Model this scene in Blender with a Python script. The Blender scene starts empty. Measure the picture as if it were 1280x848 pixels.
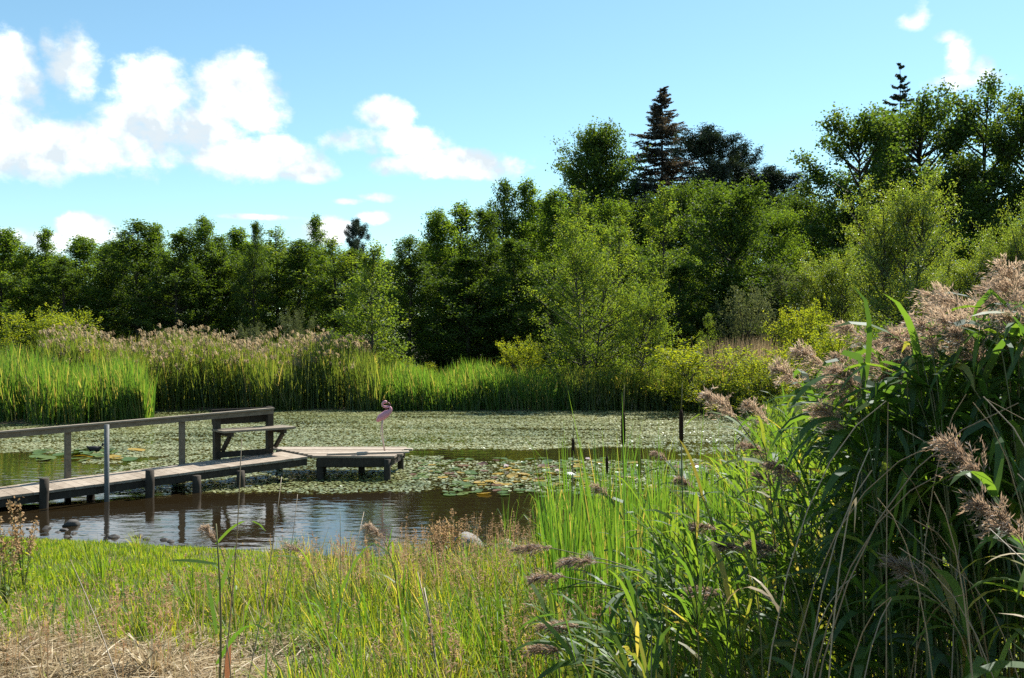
import bpy, math, random
import numpy as np
PI = math.pi
sc = bpy.context.scene
COL = sc.collection

# ------------------------------------------------------------------ camera, sky, sun, exposure
F = 1230.0                      # focal length in pixels of the 1280 px wide photograph
CAMZ = 2.5
cam = bpy.data.cameras.new('camera'); camo = bpy.data.objects.new('camera', cam); COL.objects.link(camo)
camo.location = (0, 0, CAMZ); camo.rotation_euler = (PI/2, 0, 0)
cam.sensor_width = 36.0; cam.lens = 36.0*F/1280.0
cam.clip_start = 0.05; cam.clip_end = 4000
sc.camera = camo

SUN_EL, SUN_AZ = math.radians(49), math.radians(37)      # azimuth from +Y towards +X
sun = bpy.data.lights.new('sun', 'SUN'); suno = bpy.data.objects.new('sun', sun); COL.objects.link(suno)
sun.energy = 5.0; sun.angle = math.radians(0.5); sun.color = (1.0, 0.95, 0.86)
suno.location = (20, 40, 60)
suno.rotation_euler = (PI/2 - SUN_EL, 0, PI - SUN_AZ)
EXPOSURE = 1.1
sc.view_settings.view_transform = 'Standard'; sc.view_settings.look = 'None'
sc.view_settings.exposure = EXPOSURE; sc.view_settings.gamma = 1.0
sc.view_settings.use_curve_mapping = False

world = bpy.data.worlds.new('World'); sc.world = world; world.use_nodes = True
SKY_STRENGTH = 0.078
def build_world():
    nt = world.node_tree; N = nt.nodes; L = nt.links
    for n in list(N): N.remove(n)
    out = N.new('ShaderNodeOutputWorld'); bg = N.new('ShaderNodeBackground')
    bg.inputs['Strength'].default_value = SKY_STRENGTH
    sky = N.new('ShaderNodeTexSky'); sky.sky_type = 'NISHITA'; sky.sun_disc = False
    sky.sun_elevation = SUN_EL; sky.sun_rotation = SUN_AZ
    sky.altitude = 0; sky.air_density = 1.0; sky.dust_density = 0.2; sky.ozone_density = 1.0
    tc = N.new('ShaderNodeTexCoord')
    def math_(op, a, b=None, c=None, clamp=False):
        m = N.new('ShaderNodeMath'); m.operation = op; m.use_clamp = clamp
        for i, v in enumerate((a, b, c)):
            if v is None: continue
            if isinstance(v, (int, float)): m.inputs[i].default_value = v
            else: L.new(v, m.inputs[i])
        return m.outputs[0]
    sep = N.new('ShaderNodeSeparateXYZ'); L.new(tc.outputs['Generated'], sep.inputs[0])
    az = math_('ARCTAN2', sep.outputs[0], sep.outputs[1]); el = math_('ARCSINE', sep.outputs[2])
    cv = N.new('ShaderNodeCombineXYZ'); L.new(az, cv.inputs[0]); L.new(el, cv.inputs[1])
    # billowing edge
    n1 = N.new('ShaderNodeTexNoise'); n1.inputs['Scale'].default_value = 24; n1.inputs['Detail'].default_value = 8
    n1.inputs['Roughness'].default_value = 0.62
    mp = N.new('ShaderNodeMapping'); mp.inputs['Scale'].default_value = (1, 1.25, 1)
    L.new(cv.outputs[0], mp.inputs[0]); L.new(mp.outputs[0], n1.inputs['Vector'])
    n2 = N.new('ShaderNodeTexNoise'); n2.inputs['Scale'].default_value = 11; n2.inputs['Detail'].default_value = 4
    L.new(cv.outputs[0], n2.inputs['Vector'])
    wob = math_('ADD', math_('MULTIPLY_ADD', n1.outputs['Fac'], 3.3, -1.65), math_('MULTIPLY_ADD', n2.outputs['Fac'], 1.9, -0.95))
    # cumulus bodies: azimuth, elevation, radii (from sight lines of the photograph, in its pixels), weight
    blobs = [(-40,150,100,75,1.15),(15,100,45,55,1.05),(85,85,34,45,1.0),(60,60,14,30,.8),(60,185,125,38,1.15),(20,60,16,22,.75),
             (195,115,48,44,1.1),(295,118,55,46,1.2),(245,160,70,36,1.05),(290,195,110,26,1.1),(380,214,45,14,.9),(215,200,30,20,.7),(150,165,50,40,.7),
             (480,142,34,18,1.0),(440,178,42,18,.95),(510,178,60,18,.9),(575,205,80,20,1.15),(490,208,30,14,.8),
             (110,288,36,20,1.0),(60,305,45,16,.9),(10,300,40,18,.9),(405,290,38,18,.95),(470,272,26,10,.85),
             (475,247,32,7,.9),(440,252,26,5,.7),(330,272,60,5,.7),(1142,26,26,16,.42),(1152,8,14,20,.40),(1200,72,22,34,.50),(1206,102,60,14,.50),
             (1184,46,18,10,.38),(1228,84,18,18,.42),(-200,120,140,70,1.1),(-330,230,120,40,1.0)]
    acc = None
    for (px, py, rx, ry, w) in blobs:
        a0 = math.atan2(px-640, F); e0 = math.atan2(424-py, math.hypot(F, px-640))
        k = 1.0/F*math.cos(a0)
        s = N.new('ShaderNodeVectorMath'); s.operation = 'MULTIPLY_ADD'
        L.new(cv.outputs[0], s.inputs[0])
        ix, iy = 1/(rx*k), 1/(ry*k)
        s.inputs[1].default_value = (ix, iy, 0); s.inputs[2].default_value = (-a0*ix, -e0*iy, 0)
        d = N.new('ShaderNodeVectorMath'); d.operation = 'DOT_PRODUCT'
        L.new(s.outputs[0], d.inputs[0]); L.new(s.outputs[0], d.inputs[1])
        v = math_('MULTIPLY_ADD', d.outputs['Value'], -0.9, w+0.12)
        acc = v if acc is None else math_('SMOOTH_MAX', acc, v, 0.12)
    # scattered cumulus in the rest of the sky, out of the view to the south
    n3 = N.new('ShaderNodeTexNoise'); n3.inputs['Scale'].default_value = 2.6; n3.inputs['Detail'].default_value = 3
    L.new(tc.outputs['Generated'], n3.inputs['Vector'])
    back = math_('MULTIPLY', math_('MULTIPLY_ADD', n3.outputs['Fac'], 5.0, -2.6), math_('LESS_THAN', sep.outputs[1], 0.3))
    back = math_('MINIMUM', back, math_('MULTIPLY_ADD', sep.outputs[1], -4.0, 1.0))
    acc = math_('MAXIMUM', acc, math_('SUBTRACT', back, 0.35))
    dens = math_('ADD', acc, wob)
    mr = N.new('ShaderNodeMapRange'); mr.interpolation_type = 'SMOOTHSTEP'
    mr.inputs[1].default_value = -0.1; mr.inputs[2].default_value = 1.15
    L.new(dens, mr.inputs[0])
    mask = math_('MULTIPLY', mr.outputs[0], math_('GREATER_THAN', sep.outputs[2], 0.0))
    # cloud body brightness: thick parts slightly greyer
    n4 = N.new('ShaderNodeTexNoise'); n4.inputs['Scale'].default_value = 17; n4.inputs['Detail'].default_value = 7
    L.new(cv.outputs[0], n4.inputs['Vector'])
    cr = N.new('ShaderNodeValToRGB')
    cr.color_ramp.elements[0].position = 0.43; cr.color_ramp.elements[0].color = (4.7, 5.3, 5.7, 1)
    cr.color_ramp.elements[1].position = 0.60; cr.color_ramp.elements[1].color = (10.0, 10.0, 10.0, 1)
    L.new(n4.outputs['Fac'], cr.inputs[0])
    mx = N.new('ShaderNodeMix'); mx.data_type = 'RGBA'
    hue = N.new('ShaderNodeMix'); hue.data_type = 'RGBA'; hue.blend_type = 'MULTIPLY'; hue.inputs['Factor'].default_value = 1
    L.new(sky.outputs[0], hue.inputs['A']); hue.inputs['B'].default_value = (0.82, 1.04, 1.0, 1)
    L.new(mask, mx.inputs['Factor']); L.new(hue.outputs['Result'], mx.inputs['A']); L.new(cr.outputs[0], mx.inputs['B'])
    L.new(mx.outputs['Result'], bg.inputs['Color']); L.new(bg.outputs[0], out.inputs[0])
build_world()
sc.cycles.max_bounces = 7; sc.cycles.diffuse_bounces = 4; sc.cycles.glossy_bounces = 3
sc.cycles.transmission_bounces = 4; sc.cycles.caustics_reflective = False; sc.cycles.caustics_refractive = False
sc.cycles.use_denoising = False
sc.cycles.sample_clamp_indirect = 6.0

# ------------------------------------------------------------------ helpers
def wx(px, D): return (px-640.0)/F*D
def wz(py, D): return CAMZ-(py-424.0)/F*D

def props(o, label=None, cat=None, group=None, kind=None):
    if label: o['label'] = label
    if cat: o['category'] = cat
    if group: o['group'] = group
    if kind: o['kind'] = kind
    return o
def thing(name, label, cat, loc=(0, 0, 0), rz=0.0, group=None):
    o = bpy.data.objects.new(name, None); COL.objects.link(o)
    o.empty_display_size = 0.2
    o.location = loc; o.rotation_euler = (0, 0, rz)
    return props(o, label, cat, group)
def link(name, me, parent=None):
    o = bpy.data.objects.new(name, me); COL.objects.link(o)
    if parent is not None: o.parent = parent
    return o
def mesh_np(name, V, Q, mat, tint=None, smooth=False):
    """V (n,3) points, Q (m,4) quads (all quads), tint (n,) 0..1"""
    V = np.ascontiguousarray(V, dtype=np.float32); Q = np.ascontiguousarray(Q, dtype=np.int32)
    me = bpy.data.meshes.new(name)
    me.vertices.add(len(V)); me.vertices.foreach_set('co', V.ravel())
    me.loops.add(Q.size); me.loops.foreach_set('vertex_index', Q.ravel())
    me.polygons.add(len(Q)); me.polygons.foreach_set('loop_start', np.arange(0, Q.size, Q.shape[1], dtype=np.int32))
    me.polygons.foreach_set('use_smooth', np.full(len(Q), bool(smooth)))
    if tint is not None:
        a = me.attributes.new('tint', 'FLOAT', 'POINT'); a.data.foreach_set('value', np.ascontiguousarray(tint, dtype=np.float32))
    me.update(calc_edges=True)
    if mat is not None: me.materials.append(mat)
    return me
class MB:
    """collects quads (numpy chunks)"""
    def __init__(s): s.V = []; s.Q = []; s.T = []; s.n = 0; s.flat = False
    def add(s, V, Q, t=0.5):
        V = np.asarray(V, float).reshape(-1, 3); Q = np.asarray(Q, int).reshape(-1, 4)
        s.V.append(V); s.Q.append(Q+s.n); s.n += len(V)
        s.T.append(np.broadcast_to(np.asarray(t, float), (len(V),)).copy())
    def box(s, c, size, rz=0.0, t=0.5, tilt=0.0):
        s.flat = True; x, y, z = np.array(size)/2.0
        v = np.array([(-x,-y,-z),(x,-y,-z),(x,y,-z),(-x,y,-z),(-x,-y,z),(x,-y,z),(x,y,z),(-x,y,z)])
        ct, st = math.cos(tilt), math.sin(tilt)
        v = np.stack([v[:,0]*ct - v[:,2]*st, v[:,1], v[:,0]*st + v[:,2]*ct], 1)
        cz, sz = math.cos(rz), math.sin(rz)
        v = np.stack([v[:,0]*cz - v[:,1]*sz, v[:,0]*sz + v[:,1]*cz, v[:,2]], 1)+np.array(c)
        s.add(v, [(0,3,2,1),(4,5,6,7),(0,1,5,4),(1,2,6,5),(2,3,7,6),(3,0,4,7)], t)
    def bar(s, a, b, w, h, t=0.5, up=(0, 0, 1)):
        s.flat = True; a = np.array(a, float); b = np.array(b, float); d = b-a; d /= np.linalg.norm(d)
        u = np.array(up, float); sd = np.cross(d, u); sd /= np.linalg.norm(sd); u = np.cross(sd, d)
        v = []
        for p in (a, b):
            for (i, j) in ((-1,-1),(1,-1),(1,1),(-1,1)): v.append(p+sd*w/2*i+u*h/2*j)
        s.add(v, [(0,1,2,3),(7,6,5,4),(0,4,5,1),(1,5,6,2),(2,6,7,3),(3,7,4,0)], t)
    def tube(s, P, R, sides=6, t=0.5, cap=True):
        P = np.asarray(P, float); n = len(P); R = np.broadcast_to(np.asarray(R, float), (n,))
        T = np.gradient(P, axis=0); T /= np.linalg.norm(T, axis=1)[:, None]+1e-9
        ref = np.array((1.0, 0.03, 0.02)) if abs(T[:, 2]).mean() > 0.7 else np.array((0.02, 0.03, 1.0))
        A = np.cross(T, ref); A /= np.linalg.norm(A, axis=1)[:, None]+1e-9; B = np.cross(T, A)
        ang = np.arange(sides)*2*PI/sides
        V = P[:, None]+R[:, None, None]*(np.cos(ang)[None, :, None]*A[:, None]+np.sin(ang)[None, :, None]*B[:, None])
        i = np.arange(n-1)[:, None]*sides; j = np.arange(sides)[None]; j2 = (j+1) % sides
        Q = np.stack([i+j, i+j2, i+sides+j2, i+sides+j], -1).reshape(-1, 4)
        V = V.reshape(-1, 3)
        if cap:
            V = np.vstack([V, P[0], P[-1]]); m = n*sides
            Q = list(map(tuple, Q))
            for k in range(0, sides, 2):
                Q.append((m, (k+2) % sides, k+1, k)); o = (n-1)*sides
                Q.append((m+1, o+k, o+k+1, o+(k+2) % sides))
        s.add(V, Q, t)
    def mesh(s, name, mat, smooth=False):
        return mesh_np(name, np.vstack(s.V), np.vstack(s.Q), mat, np.concatenate(s.T), not s.flat)
    def build(s, name, mat, parent=None, smooth=False):
        return link(name, s.mesh(name, mat, smooth), parent)

def unit(a): return a/(np.linalg.norm(a, axis=-1, keepdims=True)+1e-9)
def ribbons(P, D, L, W, side, droop=0.0, bias=None, nseg=4, tint=0.5, profile='blade'):
    """many bent leaf blades: P base, D first direction, L length, W width, side width direction -> V, Q, T"""
    n = len(P); P = np.asarray(P, float); D = unit(np.asarray(D, float))
    L = np.broadcast_to(L, (n,)); W = np.broadcast_to(W, (n,)); droop = np.broadcast_to(droop, (n,))
    bias = np.zeros((n, 3)) if bias is None else np.broadcast_to(bias, (n, 3))
    side = unit(np.asarray(side, float))
    pts = [P]; p = P.copy()
    for k in range(nseg):
        s = (k+0.5)/nseg
        d = unit(D+bias*s+np.stack([np.zeros(n), np.zeros(n), -droop*s*s*2], 1))
        p = p+d*(L/nseg)[:, None]; pts.append(p)
    V = np.zeros((n, nseg+1, 2, 3))
    for k in range(nseg+1):
        s = k/nseg
        if profile == 'blade': w = (1-s**2.2)*0.94+0.06
        elif profile == 'leaf': w = 0.25+1.0*math.sin(PI*min(1, s*0.85+0.15))**0.8 if s < 1 else 0.05
        else: w = 1.0 if s < 1 else 0.2
        V[:, k, 0] = pts[k]-side*(W*w/2)[:, None]; V[:, k, 1] = pts[k]+side*(W*w/2)[:, None]
    base = (np.arange(n)*(nseg+1)*2)[:, None]; k = np.arange(nseg)[None]*2
    Q = np.stack([base+k, base+k+1, base+k+3, base+k+2], -1).reshape(-1, 4)
    T = np.repeat(np.broadcast_to(tint, (n,)), (nseg+1)*2)
    return V.reshape(-1, 3), Q, T

# ------------------------------------------------------------------ materials
def nodemat(name):
    m = bpy.data.materials.new(name); m.use_nodes = True; nt = m.node_tree
    for n in list(nt.nodes): nt.nodes.remove(n)
    out = nt.nodes.new('ShaderNodeOutputMaterial')
    return m, nt, out
def ramp(nt, cols, fac=None):
    r = nt.nodes.new('ShaderNodeValToRGB'); e = r.color_ramp.elements
    while len(e) < len(cols): e.new(0.5)
    for i, c in enumerate(cols):
        p = i/(len(cols)-1) if len(c) == 3 else c[3]
        e[i].position = p; e[i].color = (*c[:3], 1)
    if fac is not None: nt.links.new(fac, r.inputs[0])
    return r
def leafmat(name, cols, trans=0.5, tgain=2.0, twarm=(1.12, 1.0, 0.38), gloss=0.018, rough=0.5):
    """thin leaf: reflects its own colour, lets yellow-green light through, waxy skin; tint attribute picks the leaf's colour"""
    m, nt, out = nodemat(name); N = nt.nodes; L = nt.links
    at = N.new('ShaderNodeAttribute'); at.attribute_name = 'tint'
    r = ramp(nt, cols, at.outputs['Fac'])
    d = N.new('ShaderNodeBsdfDiffuse'); L.new(r.outputs[0], d.inputs[0])
    v = N.new('ShaderNodeMix'); v.data_type = 'RGBA'; v.blend_type = 'MULTIPLY'; v.inputs['Factor'].default_value = 1
    L.new(r.outputs[0], v.inputs['A']); v.inputs['B'].default_value = (twarm[0]*tgain, twarm[1]*tgain, twarm[2]*tgain, 1)
    t = N.new('ShaderNodeBsdfTranslucent'); L.new(v.outputs['Result'], t.inputs[0])
    mx = N.new('ShaderNodeMixShader'); mx.inputs[0].default_value = trans
    L.new(d.outputs[0], mx.inputs[1]); L.new(t.outputs[0], mx.inputs[2])
    last = mx
    if gloss > 0:
        g = N.new('ShaderNodeBsdfGlossy'); g.inputs['Roughness'].default_value = rough; g.inputs[0].default_value = (.9, .95, 1, 1)
        m2 = N.new('ShaderNodeMixShader'); m2.inputs[0].default_value = gloss
        L.new(mx.outputs[0], m2.inputs[1]); L.new(g.outputs[0], m2.inputs[2]); last = m2
    L.new(last.outputs[0], out.inputs[0])
    return m
def roughmat(name, cols, scale=8.0, rough=0.85, bump=0.3, stretch=(1, 1, 1), bscale=None, coords='Object'):
    m, nt, out = nodemat(name); N = nt.nodes; L = nt.links
    b = N.new('ShaderNodeBsdfPrincipled'); b.inputs['Roughness'].default_value = rough; b.inputs['Specular IOR Level'].default_value = 0.25
    tc = N.new('ShaderNodeTexCoord'); mp = N.new('ShaderNodeMapping'); mp.inputs['Scale'].default_value = stretch
    L.new(tc.outputs[coords], mp.inputs[0])
    n = N.new('ShaderNodeTexNoise'); n.inputs['Scale'].default_value = scale; n.inputs['Detail'].default_value = 8; n.inputs['Roughness'].default_value = .65
    L.new(mp.outputs[0], n.inputs['Vector'])
    r = ramp(nt, cols, n.outputs['Fac']); L.new(r.outputs[0], b.inputs['Base Color'])
    n2 = N.new('ShaderNodeTexNoise'); n2.inputs['Scale'].default_value = bscale or scale*4; n2.inputs['Detail'].default_value = 6
    L.new(mp.outputs[0], n2.inputs['Vector'])
    bp = N.new('ShaderNodeBump'); bp.inputs['Strength'].default_value = bump; bp.inputs['Distance'].default_value = .02
    L.new(n2.outputs['Fac'], bp.inputs['Height']); L.new(bp.outputs[0], b.inputs['Normal'])
    L.new(b.outputs[0], out.inputs[0])
    return m
def tintmat(name, cols, scale=14.0, rough=0.85, stretch=(1, 1, 1), bump=0.4, amount=0.6):
    """wood, stone: colour from the piece's own tint plus grain"""
    m, nt, out = nodemat(name); N = nt.nodes; L = nt.links
    b = N.new('ShaderNodeBsdfPrincipled'); b.inputs['Roughness'].default_value = rough; b.inputs['Specular IOR Level'].default_value = 0.25
    tc = N.new('ShaderNodeTexCoord'); mp = N.new('ShaderNodeMapping'); mp.inputs['Scale'].default_value = stretch
    L.new(tc.outputs['Object'], mp.inputs[0])
    n = N.new('ShaderNodeTexNoise'); n.inputs['Scale'].default_value = scale; n.inputs['Detail'].default_value = 8; n.inputs['Roughness'].default_value = .7
    L.new(mp.outputs[0], n.inputs['Vector'])
    at = N.new('ShaderNodeAttribute'); at.attribute_name = 'tint'
    ma = N.new('ShaderNodeMath'); ma.operation = 'MULTIPLY_ADD'; ma.inputs[1].default_value = amount*2; L.new(n.outputs['Fac'], ma.inputs[0])
    sb = N.new('ShaderNodeMath'); sb.operation = 'SUBTRACT'; sb.inputs[1].default_value = amount; L.new(at.outputs['Fac'], sb.inputs[0]); L.new(sb.outputs[0], ma.inputs[2])
    r = ramp(nt, cols, ma.outputs[0]); L.new(r.outputs[0], b.inputs['Base Color'])
    bp = N.new('ShaderNodeBump'); bp.inputs['Strength'].default_value = bump; bp.inputs['Distance'].default_value = .01
    L.new(n.outputs['Fac'], bp.inputs['Height']); L.new(bp.outputs[0], b.inputs['Normal'])
    L.new(b.outputs[0], out.inputs[0])
    return m

M = {}
M['bark'] = roughmat('bark', [(.03,.025,.02),(.09,.075,.06)], 6, stretch=(3,3,.6))
M['dark_bark'] = roughmat('dark_bark', [(.018,.015,.012),(.05,.04,.032)], 6, stretch=(3,3,.6))
M['leaf_mid'] = leafmat('leaf_mid', [(.034,.068,.010),(.056,.100,.013),(.088,.132,.017)], trans=.5, tgain=3.1)
M['leaf_dark'] = leafmat('leaf_dark', [(.024,.050,.009),(.042,.076,.012),(.068,.108,.015)], trans=.42, tgain=2.9)
M['leaf_light'] = leafmat('leaf_light', [(.050,.092,.016),(.078,.125,.020),(.120,.155,.022)], trans=.52, tgain=2.7)
M['leaf_yellow'] = leafmat('leaf_yellow', [(.078,.118,.012),(.118,.155,.014),(.170,.188,.018)], trans=.52, tgain=3.0)
M['leaf_grey'] = leafmat('leaf_grey', [(.060,.085,.040),(.090,.115,.055),(.125,.145,.070)], trans=.4, tgain=1.7, twarm=(1.1,1,.55))
M['leaf_willow'] = leafmat('leaf_willow', [(.062,.105,.018),(.095,.140,.022),(.140,.170,.030)], trans=.5, tgain=3.0, gloss=.05, rough=.42)
M['needle'] = leafmat('needle', [(.015,.030,.013),(.024,.042,.018),(.034,.052,.022)], trans=.25, tgain=1.3, gloss=.05)
M['needle_brown'] = leafmat('needle_brown', [(.040,.044,.028),(.075,.064,.044),(.105,.084,.058)], trans=.35, tgain=1.3, twarm=(1.2,1,.7), gloss=.04)
M['reed_far'] = leafmat('reed_far', [(.048,.085,.020),(.078,.118,.026),(.130,.150,.045),(.24,.20,.09)], trans=.58, tgain=2.4)
M['reed_bright'] = leafmat('reed_bright', [(.040,.090,.016),(.060,.122,.020),(.105,.155,.026),(.24,.20,.08)], trans=.58, tgain=2.5, twarm=(1.05, 1.0, .45))
M['plume_far'] = leafmat('plume_far', [(.23,.175,.11),(.33,.265,.17),(.42,.35,.24)], trans=.4, tgain=1.3, twarm=(1.1,1,.85), gloss=0)
M['lawn'] = leafmat('lawn', [(.060,.130,.010),(.098,.172,.014),(.165,.195,.022),(.28,.23,.10)], trans=.5, tgain=2.6)
M['meadow'] = leafmat('meadow', [(.055,.115,.012),(.100,.160,.016),(.170,.185,.024),(.30,.24,.11)], trans=.5, tgain=2.6)
M['straw'] = leafmat('straw', [(.20,.14,.075),(.36,.28,.16),(.52,.44,.29)], trans=.3, tgain=1.2, twarm=(1.05,1,.8), gloss=.02)
M['seed'] = leafmat('seed', [(.20,.12,.07),(.32,.21,.12),(.42,.31,.19)], trans=.4, tgain=1.3, twarm=(1.1,1,.8), gloss=0)
M['reed_leaf'] = leafmat('reed_leaf', [(.028,.065,.018),(.048,.100,.020),(.085,.140,.022),(.20,.18,.06)], trans=.5, tgain=2.7, gloss=.022, rough=.48)
M['reed_stem'] = leafmat('reed_stem', [(.055,.080,.025),(.13,.13,.05),(.30,.24,.13)], trans=.1, tgain=1.2, gloss=.03)
M['dry_stem'] = leafmat('dry_stem', [(.15,.105,.055),(.26,.19,.11),(.35,.27,.17)], trans=.1, tgain=1.1, gloss=.06)
M['plume'] = leafmat('plume', [(.16,.112,.082),(.29,.222,.168),(.44,.36,.28)], trans=.5, tgain=1.5, twarm=(1.1,1,.85), gloss=.03)
M['cattail_head'] = roughmat('cattail_head', [(.020,.010,.006),(.050,.026,.014)], 60, rough=.95, bump=.5)
M['cattail_leaf'] = leafmat('cattail_leaf', [(.038,.095,.014),(.058,.130,.017),(.105,.170,.022),(.26,.21,.08)], trans=.52, tgain=2.4, twarm=(1.1, 1, .45), gloss=.035, rough=.45)
M['duckweed'] = leafmat('duckweed', [(.10,.125,.04),(.21,.23,.095),(.36,.36,.19)], trans=.15, tgain=1.6, gloss=.16, rough=.28)
M['pad_green'] = leafmat('pad_green', [(.030,.060,.012),(.055,.095,.016),(.10,.13,.025)], trans=.1, gloss=.09, rough=.3)
M['pad_yellow'] = leafmat('pad_yellow', [(.20,.15,.02),(.30,.20,.025),(.26,.13,.02)], trans=.15, gloss=.10, rough=.3)
M['pad_red'] = leafmat('pad_red', [(.06,.025,.012),(.10,.045,.02),(.13,.07,.03)], trans=.1, gloss=.10, rough=.3)
M['petal'] = leafmat('petal', [(.75,.60,.62),(.8,.72,.72)], trans=.3, tgain=1.0, twarm=(1,1,1), gloss=.04)
M['deck_wood'] = tintmat('deck_wood', [(.10,.075,.05),(.25,.20,.15),(.40,.34,.27)], 9, stretch=(1,1,1), rough=.8)
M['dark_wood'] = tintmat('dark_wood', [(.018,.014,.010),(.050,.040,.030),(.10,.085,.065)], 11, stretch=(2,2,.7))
M['rail_wood'] = tintmat('rail_wood', [(.055,.045,.033),(.15,.125,.092),(.25,.212,.16)], 9, stretch=(1,1,2))
M['grey_pole'] = tintmat('grey_pole', [(.06,.065,.065),(.12,.125,.125),(.18,.185,.18)], 14, rough=.6)
M['stone_dark'] = tintmat('stone_dark', [(.025,.022,.020),(.06,.055,.05),(.12,.11,.10)], 9, rough=.7)
M['stone_grey'] = tintmat('stone_grey', [(.10,.095,.09),(.19,.185,.175),(.27,.26,.25)], 14, rough=.85)
M['stone_tan'] = tintmat('stone_tan', [(.24,.20,.15),(.38,.33,.26),(.47,.42,.34)], 14, rough=.85)
M['pink'] = tintmat('pink', [(.60,.27,.33),(.72,.38,.44),(.80,.48,.52)], 30, rough=.55, amount=.35)
M['pink_leg'] = tintmat('pink_leg', [(.52,.36,.31),(.62,.46,.40)], 20, rough=.6)
M['beak'] = roughmat('beak', [(.05,.02,.02),(.22,.08,.07)], 20, rough=.5)
M['feather_black'] = roughmat('feather_black', [(.010,.010,.012),(.030,.028,.028)], 30, rough=.6)
M['bill_red'] = roughmat('bill_red', [(.35,.05,.03),(.42,.09,.04)], 30, rough=.5)
M['dead_leaf'] = leafmat('dead_leaf', [(.26,.10,.05),(.34,.15,.08)], trans=.4, tgain=1.3, twarm=(1.1,1,.8), gloss=.03)

# ------------------------------------------------------------------ terrain: one sheet with the pond basin
POND = np.array([(-9.6,13.1),(-6.7,12.5),(-5.2,12.1),(-3.8,11.75),(-1.8,11.3),(-.4,11.3),(.7,11.6),(1.5,12.1),(2.4,13.3),
        (3.3,16),(4.5,20),(5.9,25),(7.5,30),(8.0,33),(6,34.3),(3,34.5),(0,34.0),(-4,34.7),(-8,34.9),(-12.4,34.2),
        (-12.2,31.5),(-11.5,29.6),(-12.6,28.9),(-15,28.8),(-20,28.2),(-24,26),(-24,20),(-16,16.3),(-12,14.3)], float)
def pond_sd(x, y):
    """signed distance to the pond edge, negative in the water"""
    x = np.asarray(x, float); y = np.asarray(y, float)
    d = np.full(x.shape, 1e9); ins = np.zeros(x.shape, bool)
    A = POND; B = np.roll(POND, -1, axis=0)
    for (ax, ay), (bx, by) in zip(A, B):
        ex, ey = bx-ax, by-ay; t = np.clip(((x-ax)*ex+(y-ay)*ey)/(ex*ex+ey*ey), 0, 1)
        d = np.minimum(d, (x-ax-t*ex)**2+(y-ay-t*ey)**2)
        c = ((ay > y) != (by > y)) & (x < (bx-ax)*(y-ay)/(by-ay+1e-12)+ax)
        ins ^= c
    return np.where(ins, -1, 1)*np.sqrt(d)
def wave(x, y):
    return (np.sin(x*1.7+1.3*np.sin(y*.9))*np.sin(y*1.5+.7*np.sin(x*1.1))*.035+np.sin(x*.41+2)*np.sin(y*.37+1)*.06
            + np.sin(x*4.3+y*2.1)*np.sin(y*5.1-x*1.7)*.012)
def ground(x, y):
    x = np.asarray(x, float); y = np.asarray(y, float)
    d = pond_sd(x, y)
    top = np.where(y < 20, .85, .45)
    w = np.clip((y-14)/10, 0, 1); top = .85*(1-w)+.5*w
    slope = .11*(1-w)+.09*w
    out = top*(1-np.exp(-np.maximum(d, 0)*slope*1.35/top))+.015*np.minimum(np.maximum(d, 0)*10, 1)
    inn = -.7*(1-np.exp(np.minimum(d, 0)*.5))
    z = np.where(d > 0, out+wave(x, y)*np.clip(d*.8, 0, 1), inn)
    far = np.clip((np.hypot(x, y)-45)/120, 0, 1)
    return z+far*1.5
def gz(x, y): return float(ground(np.array([x]), np.array([y]))[0])
xs = np.concatenate([-np.geomspace(700, 26, 22), np.arange(-25, 16.01, .25), np.geomspace(17, 700, 24)])
ys = np.concatenate([-np.geomspace(300, 4, 14), np.arange(-3, 46, .25), np.geomspace(47, 1500, 30)])
GX, GY = np.meshgrid(xs, ys)
GV = np.stack([GX.ravel(), GY.ravel(), ground(GX.ravel(), GY.ravel())], 1)
nx, ny = len(xs), len(ys)
ii = (np.arange(ny-1)[:, None]*nx+np.arange(nx-1)[None]).ravel()
GQ = np.stack([ii, ii+1, ii+nx+1, ii+nx], 1)
m = roughmat('soil', [(.045,.035,.022),(.085,.070,.040),(.075,.085,.030)], 1.6, bump=.6, bscale=25)
props(link('ground', mesh_np('ground', GV, GQ, m, smooth=True)), kind='structure')

# water: one sheet, the bank cuts it
m, nt, out = nodemat('pond_water'); N = nt.nodes; L = nt.links
b = N.new('ShaderNodeBsdfPrincipled'); b.inputs['Base Color'].default_value = (.016, .011, .005, 1); b.inputs['Roughness'].default_value = .035; b.inputs['IOR'].default_value = 1.45
tc = N.new('ShaderNodeTexCoord'); mp = N.new('ShaderNodeMapping'); mp.inputs['Scale'].default_value = (1.0, 1.9, 1); mp.inputs['Rotation'].default_value = (0, 0, .15); L.new(tc.outputs['Object'], mp.inputs[0])
n1 = N.new('ShaderNodeTexNoise'); n1.inputs['Scale'].default_value = 2.6; n1.inputs['Detail'].default_value = 3; L.new(mp.outputs[0], n1.inputs['Vector'])
n2 = N.new('ShaderNodeTexNoise'); n2.inputs['Scale'].default_value = .35; n2.inputs['Detail'].default_value = 2; L.new(tc.outputs['Object'], n2.inputs['Vector'])
mm = N.new('ShaderNodeMath'); mm.operation = 'MULTIPLY'; L.new(n1.outputs['Fac'], mm.inputs[0]); L.new(n2.outputs['Fac'], mm.inputs[1])
bp = N.new('ShaderNodeBump'); bp.inputs['Strength'].default_value = .4; bp.inputs['Distance'].default_value = .03; L.new(mm.outputs[0], bp.inputs['Height']); L.new(bp.outputs[0], b.inputs['Normal'])
L.new(b.outputs[0], out.inputs[0])
WV = [(-25, 10.6, 0), (9.5, 10.6, 0), (9.5, 36, 0), (-25, 36, 0)]
props(link('pond_water', mesh_np('pond_water', WV, [(0, 1, 2, 3)], m)), kind='structure')

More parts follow.
